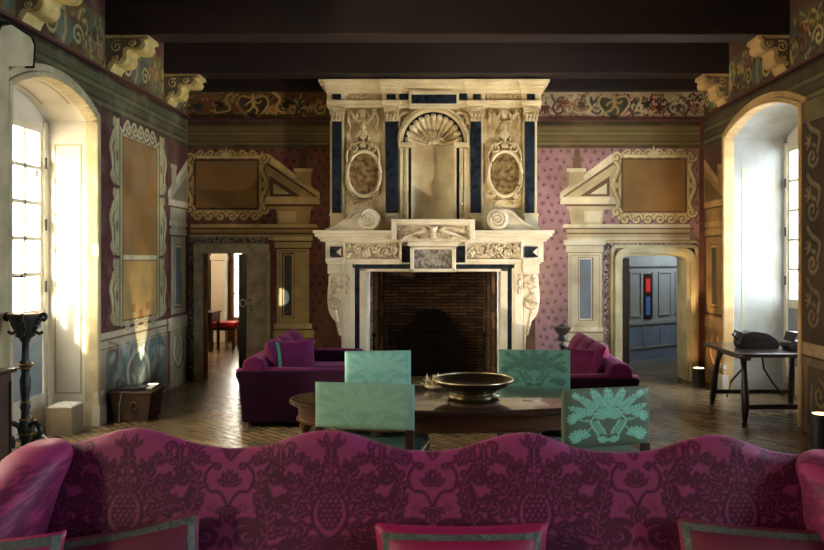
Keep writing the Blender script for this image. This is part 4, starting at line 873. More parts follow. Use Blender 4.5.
# consoles each side
for k,xo in ((1,0),(-1,867)):
    X = (lambda x: x) if k == 1 else (lambda x: 867-x+0.0)
    m = MB()
    for (a,b,y0,y1,z) in ((325,344,258,261,10.02),(326,344,261,264,10.05),(327.5,344,264,274,10.08)): fb(m,min(X(a),X(b)),y0,max(X(a),X(b)),y1,z,11.02)
    fpart(m,'console_cap','marble_white',bevel=.008)
    prof = smooth_pts([(344,274),(330,274),(328.5,282),(327.5,292),(327.5,302),(329,312),(333,319),(338,324),(340.5,334),(341.5,350),(341.5,391),(344,391)],3)
    m = MB(); m.prism([fp2(X(x),y,10.14) for x,y in prof],'y',10.14-10.5,.5); cs = fpart(m,'console','marble_white',bevel=.01)
    m = MB()
    sp = spiral(0,0,7.2,2.2,PI/2,k,.1,n=36); m.tube([(fp2(X(336)+a,302-b,10.12)[0],-.38,fp2(X(336)+a,302-b,10.12)[1]) for a,b in sp],[.034-.02*i/35 for i in range(36)],6)
    sp = spiral(0,0,4.2,1.6,-PI/2,-k,.1,n=22); m.tube([(fp2(X(337)+a,285-b,10.12)[0],-.38,fp2(X(337)+a,285-b,10.12)[1]) for a,b in sp],.018,6)
    g = random.Random(8)
    for q in range(16):
        x,y = g.uniform(331,342),g.uniform(276,292); a = fp2(X(x),y,10.12); m.ball((a[0],-.365,a[1]),g.uniform(.022,.045),5,(1,.7,1.2))
    for q in range(8): a = fp2(X(335+q*.7),312+q*3,10.12); m.ball((a[0],-.365,a[1]),.03,5,(.9,.7,1.3))
    m.build('console_scroll','carved_white',cs,smooth=True)
    m = MB()
    for q in range(7): a = fp2(X(347.5),276+q*2.8,10.12); m.ball((a[0]+.015*math.sin(q*2),-.385,a[1]),.025,5,(1,.6,1))
    m.build('pendant_carving','carved_white',cs,smooth=True)
# firebox, cut back into the wall
xa,xb,zt = FH[0]-fpx+.01,FH[1]-fpx-.01,1.66
m = MB(); m.add([(xa,.10,0),(xa+.14,1.0,0),(xa+.14,1.0,1.9),(xa,.10,1.9)],[(0,1,2,3)]); fpart(m,'firebox_side','firebox_brick_side'); m = MB(); m.add([(xb,.10,0),(xb-.14,1.0,0),(xb-.14,1.0,1.9),(xb,.10,1.9)],[(0,1,2,3)]); fpart(m,'firebox_side','firebox_brick_side')
m = MB(); m.box(xa+.1,1.0,0,xb-.1,1.08,1.9); fpart(m,'firebox_back','firebox_brick')
m = MB(); m.box(xa-.3,.40,1.75,xb+.3,1.1,1.83); m.box(xa-.3,.09,0,xa-.02,1.1,1.8); m.box(xb+.02,.09,0,xb+.3,1.1,1.8); fpart(m,'firebox_hood','black_iron')
m = MB(); m.box(xa-.05,-.35,0,xb+.05,1.0,.035); fpart(m,'hearth_slab','stone_grey')
# fireback and andirons
fbk = empty('fireback',(P(432,0,11.2).x,11.25,.035),0,'dark cast iron fireback with an arched crest standing inside the hearth','fireback')
m = MB(); m.box(-.50,-.03,0,.50,.02,.57); m.build('plate','black_iron',fbk,bevel=.01)
m = MB(); m.prism([(a,b) for a,b in smooth_pts([(-.42,.56),(-.41,.70),(-.32,.74),(-.26,.88),(-.16,.97),(0,1.0),(.16,.97),(.26,.88),(.32,.74),(.41,.70),(.42,.56)],4)],'y',-.0,.03); m.build('crest','black_iron',fbk)
m = MB(); m.tube([(.25*math.cos(2*PI*i/20),-.03,.76+.14*math.sin(2*PI*i/20)) for i in range(21)],.015,5); m.tube([(-.46,-.04,.53),(.46,-.04,.53),(.46,-.04,.05),(-.46,-.04,.05),(-.46,-.04,.53)],.014,4); m.build('relief_border','black_iron',fbk)
def andiron(px,zt,d,lab):
    e = empty('andiron',(P(px,0,d).x,d,.035),0,lab,'andiron','andirons in the hearth')
    m = MB(); m.lathe([(.03,0),(.02,.08),(.028,.1),(.016,.14),(.014,zt-.25),(.024,zt-.22),(.014,zt-.18),(.014,zt-.08),(.03,zt-.05),(.034,zt-.02),(.01,zt)],n=10); m.build('post','black_iron',e,smooth=True)
    m = MB(); m.box(-.012,0,.12,.012,.45,.15); m.build('log_bar','black_iron',e)
    m = MB(); m.tube([(-.14,-.02,0),(-.10,0,.07),(0,0,.1),(.10,0,.07),(.14,-.02,0)],.016,6); m.build('foot','black_iron',e,smooth=True)
andiron(385.5,.90,10.55,'black iron andiron with a tall knobbed post just right of the hearth left jamb')
andiron(374,.70,10.75,'shorter black iron andiron, nearest the left hearth jamb')
andiron(484,.72,10.6,'black iron andiron near the right jamb of the hearth')
# ------------------------------------------------------------ damask motifs
def acanthus_side(c, k, cu, cv, s):
    m_ = lambda pts: [(cu+k*x*s,cv+y*s) for x,y in pts]
    st = lambda pts,w,sm=6,w1=None: c.stroke(m_(pts),w*s,None,h=None if False else None,sm=sm,w1=w1)
DM = Canvas(-.5,-.5,.5,.5,.0028)   # unit repeat: u across one repeat, v up one repeat
def _d(pts,w,sm=6,w1=None,a=1.0):
    for k in (-1,1): DM.stroke([(k*x,y) for x,y in pts],w,(255,255,255),a,sm=sm,w1=w1)
W1,K0 = (255,255,255),(0,0,0)
def sym(c0, cy_=0):   # drawing mirrored about the line u = c0
    def S(pts,w,sm=6,w1=None,col=W1):
        for q in (-1,1): DM.stroke([(c0+q*x,cy_+y) for x,y in pts],w,col,1,sm=sm,w1=w1)
    return S
def leaf_(S,x,y,a,l,w,cv=.5,vein=True):
    p = [(x,y),(x+l*.5*math.cos(a),y+l*.5*math.sin(a)),(x+l*(.75*math.cos(a)+.25*math.cos(a+cv*2)),y+l*(.75*math.sin(a)+.25*math.sin(a+cv*2)))]
    S(p,w,5,'leaf')
    if vein: S(p[:2]+[((p[1][0]+p[2][0])/2,(p[1][1]+p[2][1])/2)],w*.13,5,None,K0)
def frond(S,spine,l,w,n,curl=.5,tip=True):
    sp = smooth_pts(spine,10); S(sp,w*1.15,0,w*.5); m_ = len(sp)
    for i in range(n):
        k = min(m_-2,int((i+.6)/n*(m_-1))); x,y = sp[k]; a = math.atan2(sp[k+1][1]-sp[k][1],sp[k+1][0]-sp[k][0]); q = l*(.55+.6*math.sin(PI*(i+1)/(n+1)))
        leaf_(S,x,y,a+.95,q,w*1.45,-curl*.6); leaf_(S,x,y,a-.95,q,w*1.45,curl*.6)
    S(sp,w*.16,0,None,K0)
    if tip: x,y = sp[-1]; a = math.atan2(sp[-1][1]-sp[-3][1],sp[-1][0]-sp[-3][0]); leaf_(S,x,y,a,l,w*1.1,0)
A = sym(0,-.03)
# pomegranate medallion with a ring of curling fronds and a fan below
for (x0,y0,x1,y1,x2,y2) in ((.05,.12,.09,.20,.08,.27),(.09,.08,.16,.15,.185,.20),(.10,.02,.19,.05,.235,.075),(.09,-.05,.18,-.07,.225,-.05),(.06,-.12,.15,-.18,.21,-.17)):
    frond(A,[(x0,y0),(x1,y1),(x2,y2)],.064,.031,4,.6)
    A(spiral(x2+.012,y2+.012,.026,1.1,0,1,.3),.014,0)
for i in range(8):
    a = -PI/2+i*.19; leaf_(A,.02*math.cos(a),-.09+.03*math.sin(a),a,.15+.012*i,.034,.12)
A([(.0,.17),(.055,.12),(.085,.04),(.075,-.04),(.03,-.10),(0,-.115)],.018,6)
DM.ell(0,.0,.062,.10,W1)
for i in range(7):
    for k in range(4): DM.ell((k-1.5+.5*(i%2))*.028,-.07+i*.026,.0075,.0075,K0)
for t in (-.0,.5,1.0): leaf_(A,.0,.13,PI/2-t,.085,.03,.3)
frond(A,[(0,.20),(0,.28),(0,.33)],.045,.024,3,.4)
leaf_(A,0,.34,PI/2,.08,.055,0)
for t in (.6,1.2): leaf_(A,0,.40,PI/2-t,.09,.03,.4)
for c0 in (-.5,.5):
    T_ = sym(c0); T_([(.13,-.08),(.20,.06),(.17,.18),(.21,.27),(.27,.24)],.040,6,.02); T_([(.0,.30),(.05,.35),(.12,.37),(.18,.33)],.03,6,.012); leaf_(T_,0,.30,PI/2,.12,.05,0); leaf_(T_,0,.32,.9,.10,.035,.3)
# smaller linking sprays high in the repeat
for c0 in (-.25,.25):
    B = sym(c0,.33); frond(B,[(0,-.06),(.06,-.02),(.12,-.04)],.045,.022,4,.5); leaf_(B,0,-.04,PI/2,.09,.04,0); leaf_(B,0,-.05,-PI/2,.08,.035,0); B(spiral(.05,.035,.03,1.2,PI,-1,.2),.014,0)
for c0 in (-.5,.5):   # paired acanthus scrolls
    S = sym(c0)
    S(spiral(.10,-.13,.085,1.6,PI*.75,-1,.12)[::-1],.034,0,.04)
    frond(S,[(.02,-.40),(.05,-.28),(.15,-.22),(.20,-.12),(.19,-.02),(.16,.06)],.062,.034,8,.7,False)
    frond(S,[(.16,.06),(.15,.14),(.19,.22),(.25,.22)],.046,.028,5,.6,False)
    S(spiral(.225,.185,.042,1.3,PI/2,-1,.2),.024,0)
    for q in range(7): a = PI*.75-q*.45; leaf_(S,.10+.055*math.cos(a),-.13+.055*math.sin(a),a+PI-.5,.045,.016,.4,False)
    S([(.0,.02),(.04,.10),(.10,.12),(.12,.20),(.08,.27)],.016,6); S(spiral(.065,.25,.026,1.2,0,1,.2),.014,0)
    for t in (0,.55,1.1): leaf_(S,0,.14,PI/2-t,.10-.02*t,.034,.3)
    for t in (0,.6,1.2): leaf_(S,0,.02,-PI/2+t,.09-.015*t,.03,-.3)
    for i in range(6): a = 2*PI*i/6; S([(.075+.01*math.cos(a),.02+.01*math.sin(a)),(.075+.036*math.cos(a),.02+.036*math.sin(a))],.020,0,'leaf')
    for (x,y,a) in ((.03,-.2,1.9),(.0,-.3,PI/2),(.05,-.44,.4),(.11,-.38,.2)): leaf_(S,x,y,a,.075,.028,.3)
DMK = DM.c[...,0]
def damask(u, v):   # u,v in repeats
    uu = u-np.floor(u+.5); vv = v-np.floor(v+.5); return DM.sample(DMK,uu,vv)

# ------------------------------------------------------------ grid cloth builder
def cloth(name, X,Y,Z, colr, m, parent, close=None):
    nv,nu = X.shape; c = Canvas(0,0,1,1,.5); co = np.stack([X,Y,Z],-1).reshape(-1,3).astype(np.float32); idx = np.arange(nu*nv).reshape(nv,nu)
    q = np.stack([idx[:-1,:-1],idx[:-1,1:],idx[1:,1:],idx[1:,:-1]],-1).reshape(-1,4)
    me = bpy.data.meshes.new(name); me.vertices.add(len(co)); me.vertices.foreach_set('co',co.reshape(-1)); me.loops.add(q.size); me.loops.foreach_set('vertex_index',q.reshape(-1).astype(np.int32))
    me.polygons.add(len(q)); me.polygons.foreach_set('loop_start',(np.arange(len(q))*4).astype(np.int32))
    try: me.polygons.foreach_set('loop_total',np.full(len(q),4,np.int32))
    except Exception: pass
    me.update(calc_edges=True); me.validate(); me.shade_smooth()
    if colr is not None:
        ca = me.color_attributes.new('Col','FLOAT_COLOR','POINT'); c4 = np.ones((len(co),4),np.float32); c4[:,:3] = colr.reshape(-1,3); ca.data.foreach_set('color',c4.reshape(-1))
    me.materials.append(MATS[m]); o = bpy.data.objects.new(name,me); COL.objects.link(o)
    if parent is not None: o.parent = parent
    return o
def mixc(mask, a, b): m = mask[...,None]; return np.array(lin(a))*(1-m)+np.array(lin(b))*m

# ------------------------------------------------------------ foreground sofa (faces the camera)
SX = -.05; SY = 3.0
sofa = empty('damask_sofa',(SX,SY,0),0,'long magenta damask sofa with a wavy camel back in the foreground, facing the camera','sofa')
crest_px = [(40,436),(61,439),(78,440),(102,434),(122,427),(143,424),(158,426),(170,430.4),(188,436),(204,440.6),(222,443.5),(240,444.5),(262,443),(280,438.5),(297,432),(315,428),(333,426.8),(348,428.7),(363,433),(379,439),(392,443),(406,446),(420,447),(433,447.2),(447,446.3),(460,444),(474,440),(487,435.5),(501,431.5),(515,429.6),(528,429),(540,431),(552,436),(571,443.5),(588,447),(605,448.4),(622,448.8),(639,447.8),(656,445),(668,440.5),(680,436.5),(700,431.8),(714,431),(726,433.5),(740,438.5),(755,444.5),(768,448),(782,450),(800,451),(815,451)]
cpx = np.array([P(x,y,3.12).x-SX for x,y in crest_px]); cpz = np.array([P(x,y,3.12).z for x,y in crest_px])
NX,NV = 620,190
xs = np.linspace(-1.60,1.60,NX); top = np.interp(xs,cpx,cpz); kk = np.ones(15)/15; tp_ = np.concatenate([np.full(7,top[0]),top,np.full(7,top[-1])]); top = np.convolve(tp_,kk,'valid')
rr = .055; vv = np.linspace(0,1,NV)
X = np.zeros((NV,NX)); Y = X.copy(); Z = X.copy(); ARC = X.copy()
for i in range(NX):
    H = top[i]-rr-.40; Lc = PI*rr; Lb = .35; tot = H+Lc+Lb; s_ = vv*tot
    a = np.clip((s_-H)/rr,0,PI); front = s_ < H; back = s_ > H+Lc
    X[:,i] = xs[i]
    Y[:,i] = np.where(front,(s_/H-1)*.09,np.where(back,2*rr,rr-rr*np.cos(a))); Z[:,i] = np.where(front,.40+s_,np.where(back,top[i]-rr-(s_-H-Lc),.40+H+rr*np.sin(a))); ARC[:,i] = Z[:,i]+np.where(s_>H,.5*(s_-H),0)*0
Y += .03*np.exp(-((Z-.62)/.2)**2)*-1
px2 = (xs[None,:]*242+440+SX*242)
mask = damask((X+SX-(P(433,0,3.08).x))/(.405*2)+.5*1.0, (Z-.80)/.66)
mask = np.clip(mask*1.1,0,1)
col = mixc(mask,(140,54,100),(80,24,56))
o = cloth('backrest',X,Y,Z,col,'fabric_attr',sofa)
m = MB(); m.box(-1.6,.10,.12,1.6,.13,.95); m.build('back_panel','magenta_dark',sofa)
m = MB(); m.tube([(x,.11,z-.01) for x,z in zip(xs[::12],top[::12]-.04)],.012,5); m.build('piping','magenta_velvet',sofa,smooth=True)
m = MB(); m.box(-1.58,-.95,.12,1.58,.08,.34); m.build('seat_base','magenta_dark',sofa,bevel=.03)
for i in range(3): m = MB(); m.box(-1.54+i*1.03,-.98,.33,-1.54+i*1.03+1.01,-.09,.47); m.build('seat_cushion','magenta_velvet',sofa,bevel=.05)
for x in (-1.5,1.5):
    for y in (-.85,0.02): m = MB(); m.lathe([(.03,0),(.035,.05),(.045,.12)],(x,y,0),10); m.build('leg','dark_walnut',sofa)
def wing(side, pts):
    # closed rolled wing: sections along the height, ellipse in plan; pts: (z, cx, cy, rx, ry)
    pts = [np.array(p) for p in smooth_pts(pts,8)]; n = 48; V = len(pts)
    X = np.zeros((V,n+1)); Y = X.copy(); Z = X.copy()
    for j,p in enumerate(pts):
        t = np.linspace(0,2*PI,n+1); X[j] = p[1]+p[3]*np.cos(t); Y[j] = p[2]+p[4]*np.sin(t); Z[j] = p[0]
    U = (X*1.0+Y*.5); mk = damask(U/.80+.2,(Z-.77)/.66); return cloth('wing',X,Y,Z,mixc(mk,(146,50,98),(94,28,64)),'fabric_attr',sofa)
wing(-1,[(.12,-1.66,-.40,.15,.42),(.5,-1.66,-.36,.15,.38),(.75,-1.60,-.22,.145,.26),(.90,-1.56,-.16,.14,.20),(1.0,-1.525,-.10,.13,.16),(1.05,-1.505,-.07,.10,.12),(1.075,-1.50,-.05,.055,.07),(1.078,-1.50,-.05,.002,.002)])
wing(1,[(.12,1.64,-.40,.15,.42),(.5,1.64,-.36,.15,.38),(.75,1.60,-.22,.15,.26),(.90,1.59,-.16,.145,.20),(.97,1.575,-.10,.13,.16),(1.01,1.57,-.07,.10,.12),(1.03,1.57,-.05,.055,.07),(1.033,1.57,-.05,.002,.002)])
# throw cushions on the sofa: pillow form between two leaning corners
def pillow(name,c,w,h,t,tilt,rz,roll,m,band,bandm,lab,group=None,inset=.05,sides='all',pw=3.0):
    e = empty(name,c,rz,lab,'cushion',group); n = 34; lean = Matrix.Rotation(tilt,3,'X') @ Matrix.Rotation(roll,3,'Y')
    def pt(u,v,s):   # u,v in -1..1
        f = max(0,(1-abs(u)**pw))*max(0,(1-abs(v)**pw)); pin = 1-.07*(1-abs(v)**2)*abs(u)**4; pin2 = 1-.07*(1-abs(u)**2)*abs(v)**4
        return lean @ Vector((u*w/2*pin,s*t/2*f**.55,v*h/2*pin2))
    mb = MB()
    for s in (-1,1):
        vs = [pt(-1+2*i/n,-1+2*j/n,s) for j in range(n+1) for i in range(n+1)]; mb.add(vs,[(j*(n+1)+i,j*(n+1)+i+1,(j+1)*(n+1)+i+1,(j+1)*(n+1)+i) for j in range(n) for i in range(n)])
    mb.build('cover',m,e,smooth=True)
    if band:
        iu = 1-2*inset/w; iv = 1-2*inset/h; bu = 2*band/w; bv = 2*band/h; lift = lean @ Vector((0,-.004,0)); mb = MB()
        def strip(f):
            vs = []
            for i in range(31): 
                for q in (0,1): vs.append(f(i/30,q)+lift)
            mb.add(vs,[(2*i,2*i+1,2*i+3,2*i+2) for i in range(30)])
        if sides == 'all' or 't' in sides: strip(lambda a,q: pt(-iu+2*iu*a,iv-q*bv,-1))
        if sides == 'all' or 'b' in sides: strip(lambda a,q: pt(-iu+2*iu*a,-iv+q*bv,-1))
        if sides == 'all' or 'l' in sides: strip(lambda a,q: pt(-iu+q*bu,-iv+2*iv*a,-1))
        if sides == 'all' or 'r' in sides: strip(lambda a,q: pt(iu-q*bu,-iv+2*iv*a,-1))
        mb.build('trim',bandm,e,smooth=True)
    return e
cg = 'cushions on the damask sofa'
# centres come from the visible top edge of each cushion
pillow('throw_cushion',(P(462,0,2.72).x,2.78,.60),.66,.42,.16,R(-12),0,0,'crimson_silk',.024,'trim_ribbon','crimson cushion with a grey ribbon border in the middle of the foreground sofa',cg,.03)
pillow('throw_cushion',(P(118,0,2.74).x,2.76,.595),.62,.42,.16,R(-12),R(6),R(-9),'crimson_dull',.026,'trim_ribbon','large tilted dark red cushion with a ribbon border, left on the foreground sofa',cg,.012)
pillow('throw_cushion',(P(4,0,2.55).x,2.50,.665),.40,.40,.15,R(-16),R(26),R(4),'crimson_silk',.035,'trim_ribbon','pink silk cushion with grey ribbon edge against the left wing of the foreground sofa',cg,.01)
pillow('throw_cushion',(P(768,0,2.74).x,2.77,.60),.64,.42,.16,R(-12),R(-4),R(3),'crimson_dull',.026,'trim_ribbon','shadowed dark cushion with a ribbon border at the right end of the foreground sofa',cg,.012)

# ------------------------------------------------------------ magenta sofas by the hearth
def side_sofa(name, loc, mirror, lab, L=1.95):
    e = empty(name,loc,0,lab,'sofa','magenta velvet sofas facing each other by the hearth'); s = -1 if mirror else 1   # back at -x (left sofa), front at +x
    def bx(mb,x0,y0,z0,x1,y1,z1): mb.box(s*x0,y0,z0,s*x1,y1,z1); return mb
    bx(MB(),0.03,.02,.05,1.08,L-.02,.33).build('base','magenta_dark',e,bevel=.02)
    mb = MB(); mb.prism([(s*x,z) for x,z in ((-.02,.05),(.2,.05),(.24,.66),(.20,.72),(.12,.745),(.03,.73),(-.01,.68))],'y',.03,L-.03); mb.build('back_frame','magenta_velvet',e,bevel=.03)
    for y0 in (0,L-.2):
        mb = MB(); prof = [(.0,.05),(1.08,.05),(1.09,.44),(1.12,.54),(1.10,.585),(1.0,.60),(.2,.60),(-.04,.60),(-.08,.575),(-.07,.54),(-.03,.44)]
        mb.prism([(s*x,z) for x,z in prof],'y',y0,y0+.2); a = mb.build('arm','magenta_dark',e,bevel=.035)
        tt = MB(); tt.tube([(s*-.07,y0+.10,.575),(s*.2,y0+.1,.59),(s*1.08,y0+.1,.575)],.075,12,.55); tt.build('arm_roll','magenta_velvet',a,smooth=True)
    n = 3; w = (L-.42)/n
    for i in range(n):
        y0 = .21+i*w
        mb = MB(); bx(mb,.22,y0+.005,.32,1.10,y0+w-.005,.47); c_ = mb.build('seat_cushion','magenta_velvet',e,bevel=.06)
    # plump leaning back cushions
    for i in range(n):
        y0 = .21+i*w+w/2; mb = MB(); k = 18
        for sd in (-1,1):
            vs = []
            for j in range(k+1):
                for q in range(k+1):
                    u = -1+2*q/k; v = -1+2*j/k; f = (max(0,1-abs(u)**3)*max(0,1-abs(v)**3))**.55
                    p = Vector((s*(.14+.10*f*sd+.16),y0+u*w*.56*(1-.06*(1-v*v)*abs(u)**4),.67+v*.215*(1-.05*(1-u*u)*abs(v)**4)+.02*math.cos(u*1.6)))
                    p.x -= s*(p.z-.67)*.35; vs.append(p)
            mb.add(vs,[(j*(k+1)+q,j*(k+1)+q+1,(j+1)*(k+1)+q+1,(j+1)*(k+1)+q) for j in range(k) for q in range(k)])
        mb.build('back_cushion','magenta_velvet',e,smooth=True)
    for x in (.06,1.0):
        for y in (.1,L-.1): MB().lathe([(.025,0),(.03,.06)],(s*x,y,0),8).build('foot','dark_walnut',e)
    return e
sl = side_sofa('velvet_sofa',(-2.10,7.95,0),False,'deep magenta velvet sofa left of the hearth with three plump back cushions')
sr = side_sofa('velvet_sofa',(1.93,7.50,0),True,'deep magenta velvet sofa right of the hearth, half hidden by the teal chairs')
def small_pillow(loc,w,h,rz,tilt,lab): return pillow('throw_cushion',loc,w,h,.13,tilt,rz,0,'magenta_velvet',.035,'teal_ribbon',lab,'cushions with teal ribbon on the velvet sofas',.02,sides='l')
small_pillow((-1.60,8.30,.68),.48,.44,R(32),R(-16),'magenta cushion with a teal edge against the near arm of the left velvet sofa')
small_pillow((1.50,7.86,.66),.46,.40,R(-30),R(-16),'magenta cushion with a teal stripe on the near end of the right velvet sofa')

# ------------------------------------------------------------ dining table, bowl, coral
tcx,tcy = P(455,0,5.62).x,5.62; TA,TB = 1.24,.55
tab = empty('dining_table',(tcx,tcy,0),0,'long oval dark polished wooden table in the middle of the room','table')
def ellp(a,b,n=72): return [(a*math.cos(2*PI*i/n),b*math.sin(2*PI*i/n)) for i in range(n)]
m = MB(); n = 72; prof = [(0,.735),(-.03,.718),(-.012,.712),(0,.725),(0,.745),(-.015,.757),(-.06,.760)]
def ring(ex,z): return [(x,y,z) for x,y in ellp(TA+ex,TB+ex)]
vs = []; lv = [(-.12,.712),(-.02,.715),(0,.727),(0,.745),(-.012,.756),(-.05,.760)]
for ex,z in lv: vs += ring(ex,z)
fs = [(k*n+i,k*n+(i+1)%n,(k+1)*n+(i+1)%n,(k+1)*n+i) for k in range(len(lv)-1) for i in range(n)]+[tuple(range(n-1,-1,-1)),tuple((len(lv)-1)*n+i for i in range(n))]
m.add(vs,fs); m.build('tabletop','table_wood',tab,smooth='auto')
m = MB(); o1 = ellp(TA-.07,TB-.07); o2 = ellp(TA-.10,TB-.10); m.strip(o2+[o2[0]],o1+[o1[0]],'z',.61,.715); m.build('apron','amber_wood',tab)
m = MB(); o1 = ellp(TA-.055,TB-.055); m.strip(ellp(TA-.1,TB-.1)+[ellp(TA-.1,TB-.1)[0]],o1+[o1[0]],'z',.60,.615); m.build('apron_bead','amber_wood',tab)
for x,y in ((-1.12,0),(1.12,0),(-.55,-.38),(.55,-.38),(-.55,.38),(.55,.38)):
    m = MB(); m.lathe([(.022,0),(.03,.03),(.020,.06),(.026,.3),(.036,.48),(.030,.5),(.045,.53),(.045,.62)],(x,y,0),12); m.build('leg','amber_wood' if abs(x)>1 else 'dark_walnut',tab,smooth='auto')
bw = empty('bronze_bowl',(P(473.5,0,5.55).x,5.55,.760),0,'wide shallow bronze bowl on a flared foot standing on the dark oval table','bowl')
m = MB(); m.lathe([(.11,0),(.175,.0),(.19,.012),(.20,.035),(.17,.045),(.165,.055),(.20,.075),(.25,.10),(.275,.128),(.295,.138),(.30,.144),(.292,.148),(.27,.140),(.235,.112),(.17,.085),(.08,.072),(.001,.07)],n=48); m.build('body','bronze',bw,smooth=True)
m = MB(); m.tube([(.293*math.cos(2*PI*i/48),.293*math.sin(2*PI*i/48),.146) for i in range(49)],.006,6); m.build('rim','brass_nail',bw,smooth=True)
cr = empty('coral_ornament',(P(434,0,5.95).x,5.95,.760),0,'spiky cream coral ornament on the table behind the bronze bowl','ornament'); g = random.Random(2); m = MB(); m.ball((0,0,.03),.06,8,(1.3,1,.5))
for i in range(70):
    a = g.uniform(0,2*PI); el = g.uniform(.2,1.45); l = g.uniform(.05,.10); c0 = (g.uniform(-.05,.05),g.uniform(-.03,.03),.03); d = Vector((math.cos(a)*math.cos(el),math.sin(a)*math.cos(el),math.sin(el))); m.tube([c0,Vector(c0)+d*l*.6,Vector(c0)+d*l],[.009,.006,.003],5)
m.build('branches','coral',cr)

# ------------------------------------------------------------ teal chairs
CM = Canvas(-.5,-.5,.5,.5,.004)
def _c(pts,w,sm=6,w1=None):
    for k in (-1,1): CM.stroke([(k*x,y) for x,y in pts],w,(255,255,255),1,sm=sm,w1=w1)
def _S(pts,w,sm=6,w1=None,col=W1):
    for k in (-1,1): CM.stroke([(k*x,y) for x,y in pts],w,col,1,sm=sm,w1=w1)
for (x0,y0,x1,y1,x2,y2,l_) in ((0,.02,.0,.22,.0,.43,.075),(.02,.03,.09,.24,.16,.42,.07),(.03,.02,.17,.18,.30,.33,.07),(.04,.0,.22,.10,.40,.18,.06)): frond(_S,[(x0,y0),(x1,y1),(x2,y2)],l_,.024,9,.4)
_S(spiral(.062,-.34,.052,1.8,PI,1,.15),.026,0)
_S([(.115,-.34),(.12,-.26),(.17,-.15),(.20,-.05),(.17,.02)],.020); _S([(.03,-.26),(.05,-.18),(.10,-.10),(.12,-.03)],.014)
for i in range(9): t = i/8; _S([(.035+.075*t,-.25+.21*t),(.085+.03*t,-.235+.20*t),(.118+.07*t,-.275+.21*t)],.011,4)
for i in range(9):
    t = -.7+i*.42; leaf_(_S,.31,-.30,t,.15 if 0<t<2 else .12,.062,.2)
for i in range(8):
    t = -.9+i*.5; leaf_(_S,.36,.01,t,.11,.052,.2)
_S([(.2,-.04),(.27,-.03),(.33,0)],.014,4); _S([(.19,-.14),(.24,-.20),(.29,-.27)],.014,4)
for i in range(5): leaf_(_S,.40,.36,PI*.6+i*.45,.09,.03,.3)
for i in range(5): a = 2*PI*i/5; _S([(.24,-.02),(.24+.035*math.cos(a),-.02+.035*math.sin(a))],.02,0,'leaf')
CMK = CM.c[...,0]
def chair(lab, loc, rz, w, h, ground, fig, back_ground, ph=0, zb=.64):
    # local: occupant faces +y; the back stands at y=0
    e = empty('upholstered_chair',loc,rz,lab,'chair','teal upholstered chairs round the oval table')
    t = .07; nu,nv = 130,80
    U,V = np.meshgrid(np.linspace(-1,1,nu),np.linspace(-1,1,nv)); f = (np.clip(1-np.abs(U)**10,0,1)*np.clip(1-np.abs(V)**8,0,1))**.5
    for s,nm in ((-1,'back_outside'),(1,'back_upholstery')):
        mk = CM.sample(CMK,U*.5,V*.48+ph); c1 = mixc(np.clip(mk,0,1),ground,fig)
        cloth(nm,U*w/2,s*(t/2*f)+0*U,zb+h/2+V*h/2,c1,'silk_attr',e)
    m = MB(); m.box(-w/2+.002,-.012,zb+.002,w/2-.002,.012,zb+h-.002); m.build('back_edge','silk_edge',e,bevel=.01)
    for x in (-w/2+.03,w/2-.03):
        m = MB(); m.box(x-.026,-.024,0,x+.026,.024,zb+.01); m.build('leg','dark_walnut',e,bevel=.004)
        m = MB(); m.lathe([(.026,0),(.03,.04),(.02,.07),(.03,.10),(.022,.14),(.030,.22),(.020,.30),(.03,.34),(.026,.44)],(x,.50,0),10); m.build('leg','dark_walnut',e,smooth='auto')
        st_ = MB(); st_.box(x-.015,0,.20,x+.015,.5,.235); st_.build('stretcher','dark_walnut',e)
    m = MB(); m.box(-w/2+.03,-.015,.30,w/2-.03,.015,.36); m.build('stretcher','dark_walnut',e)
    m = MB(); m.box(-w/2-.0,-.02,.47,w/2,.56,.555); st = m.build('seat','silk_plain',e,bevel=.03)
    m = MB(); m.box(-w/2-.003,-.03,.44,w/2+.003,.565,.50); m.build('seat_rail','dark_walnut',e,bevel=.005)
    m = MB()
    k = int(.54/.026)
    for i in range(k):
        for x in (-w/2-.005,w/2+.005): m.ball((x,.0+i*.027,.508),.0115,5)
    for i in range(int(w/.027)): m.ball((-w/2+.01+i*.027,-.033,.508),.009,5); m.ball((-w/2+.01+i*.027,.567,.508),.009,5)
    m.build('nail_trim','brass_nail',e,smooth=True)
    return e
mat('silk_edge',(128,160,140),0.5,col2=(104,138,120),scale=9,amount=0.5,sheen=0.2); mat('silk_plain',(52,84,74),0.5,col2=(40,66,60),scale=9,amount=0.5,sheen=0.2)
chair('teal chair, plain greyish back to the camera, at the near left of the table',(P(364.5,0,4.86).x,4.86,0),R(-9),.66,.30,(112,150,134),(126,164,146),None,.1,.69)
chair('pale teal chair on the far side of the table, left of the bowl',(P(378,0,6.55).x,6.55,0),R(186),.575,.35,(128,190,176),(154,208,192),None,0,.64)
chair('teal chair on the far side of the oval table, right of the bronze bowl',(P(534,0,6.62).x,6.62,0),R(174),.63,.35,(104,154,140),(70,112,100),None,0,.64)
chair('teal chair at the near right of the table with bold leaf damask on its back',(P(606,0,4.72).x,4.72,0),R(14),.60,.37,(76,92,74),(118,182,160),None,0,.615)

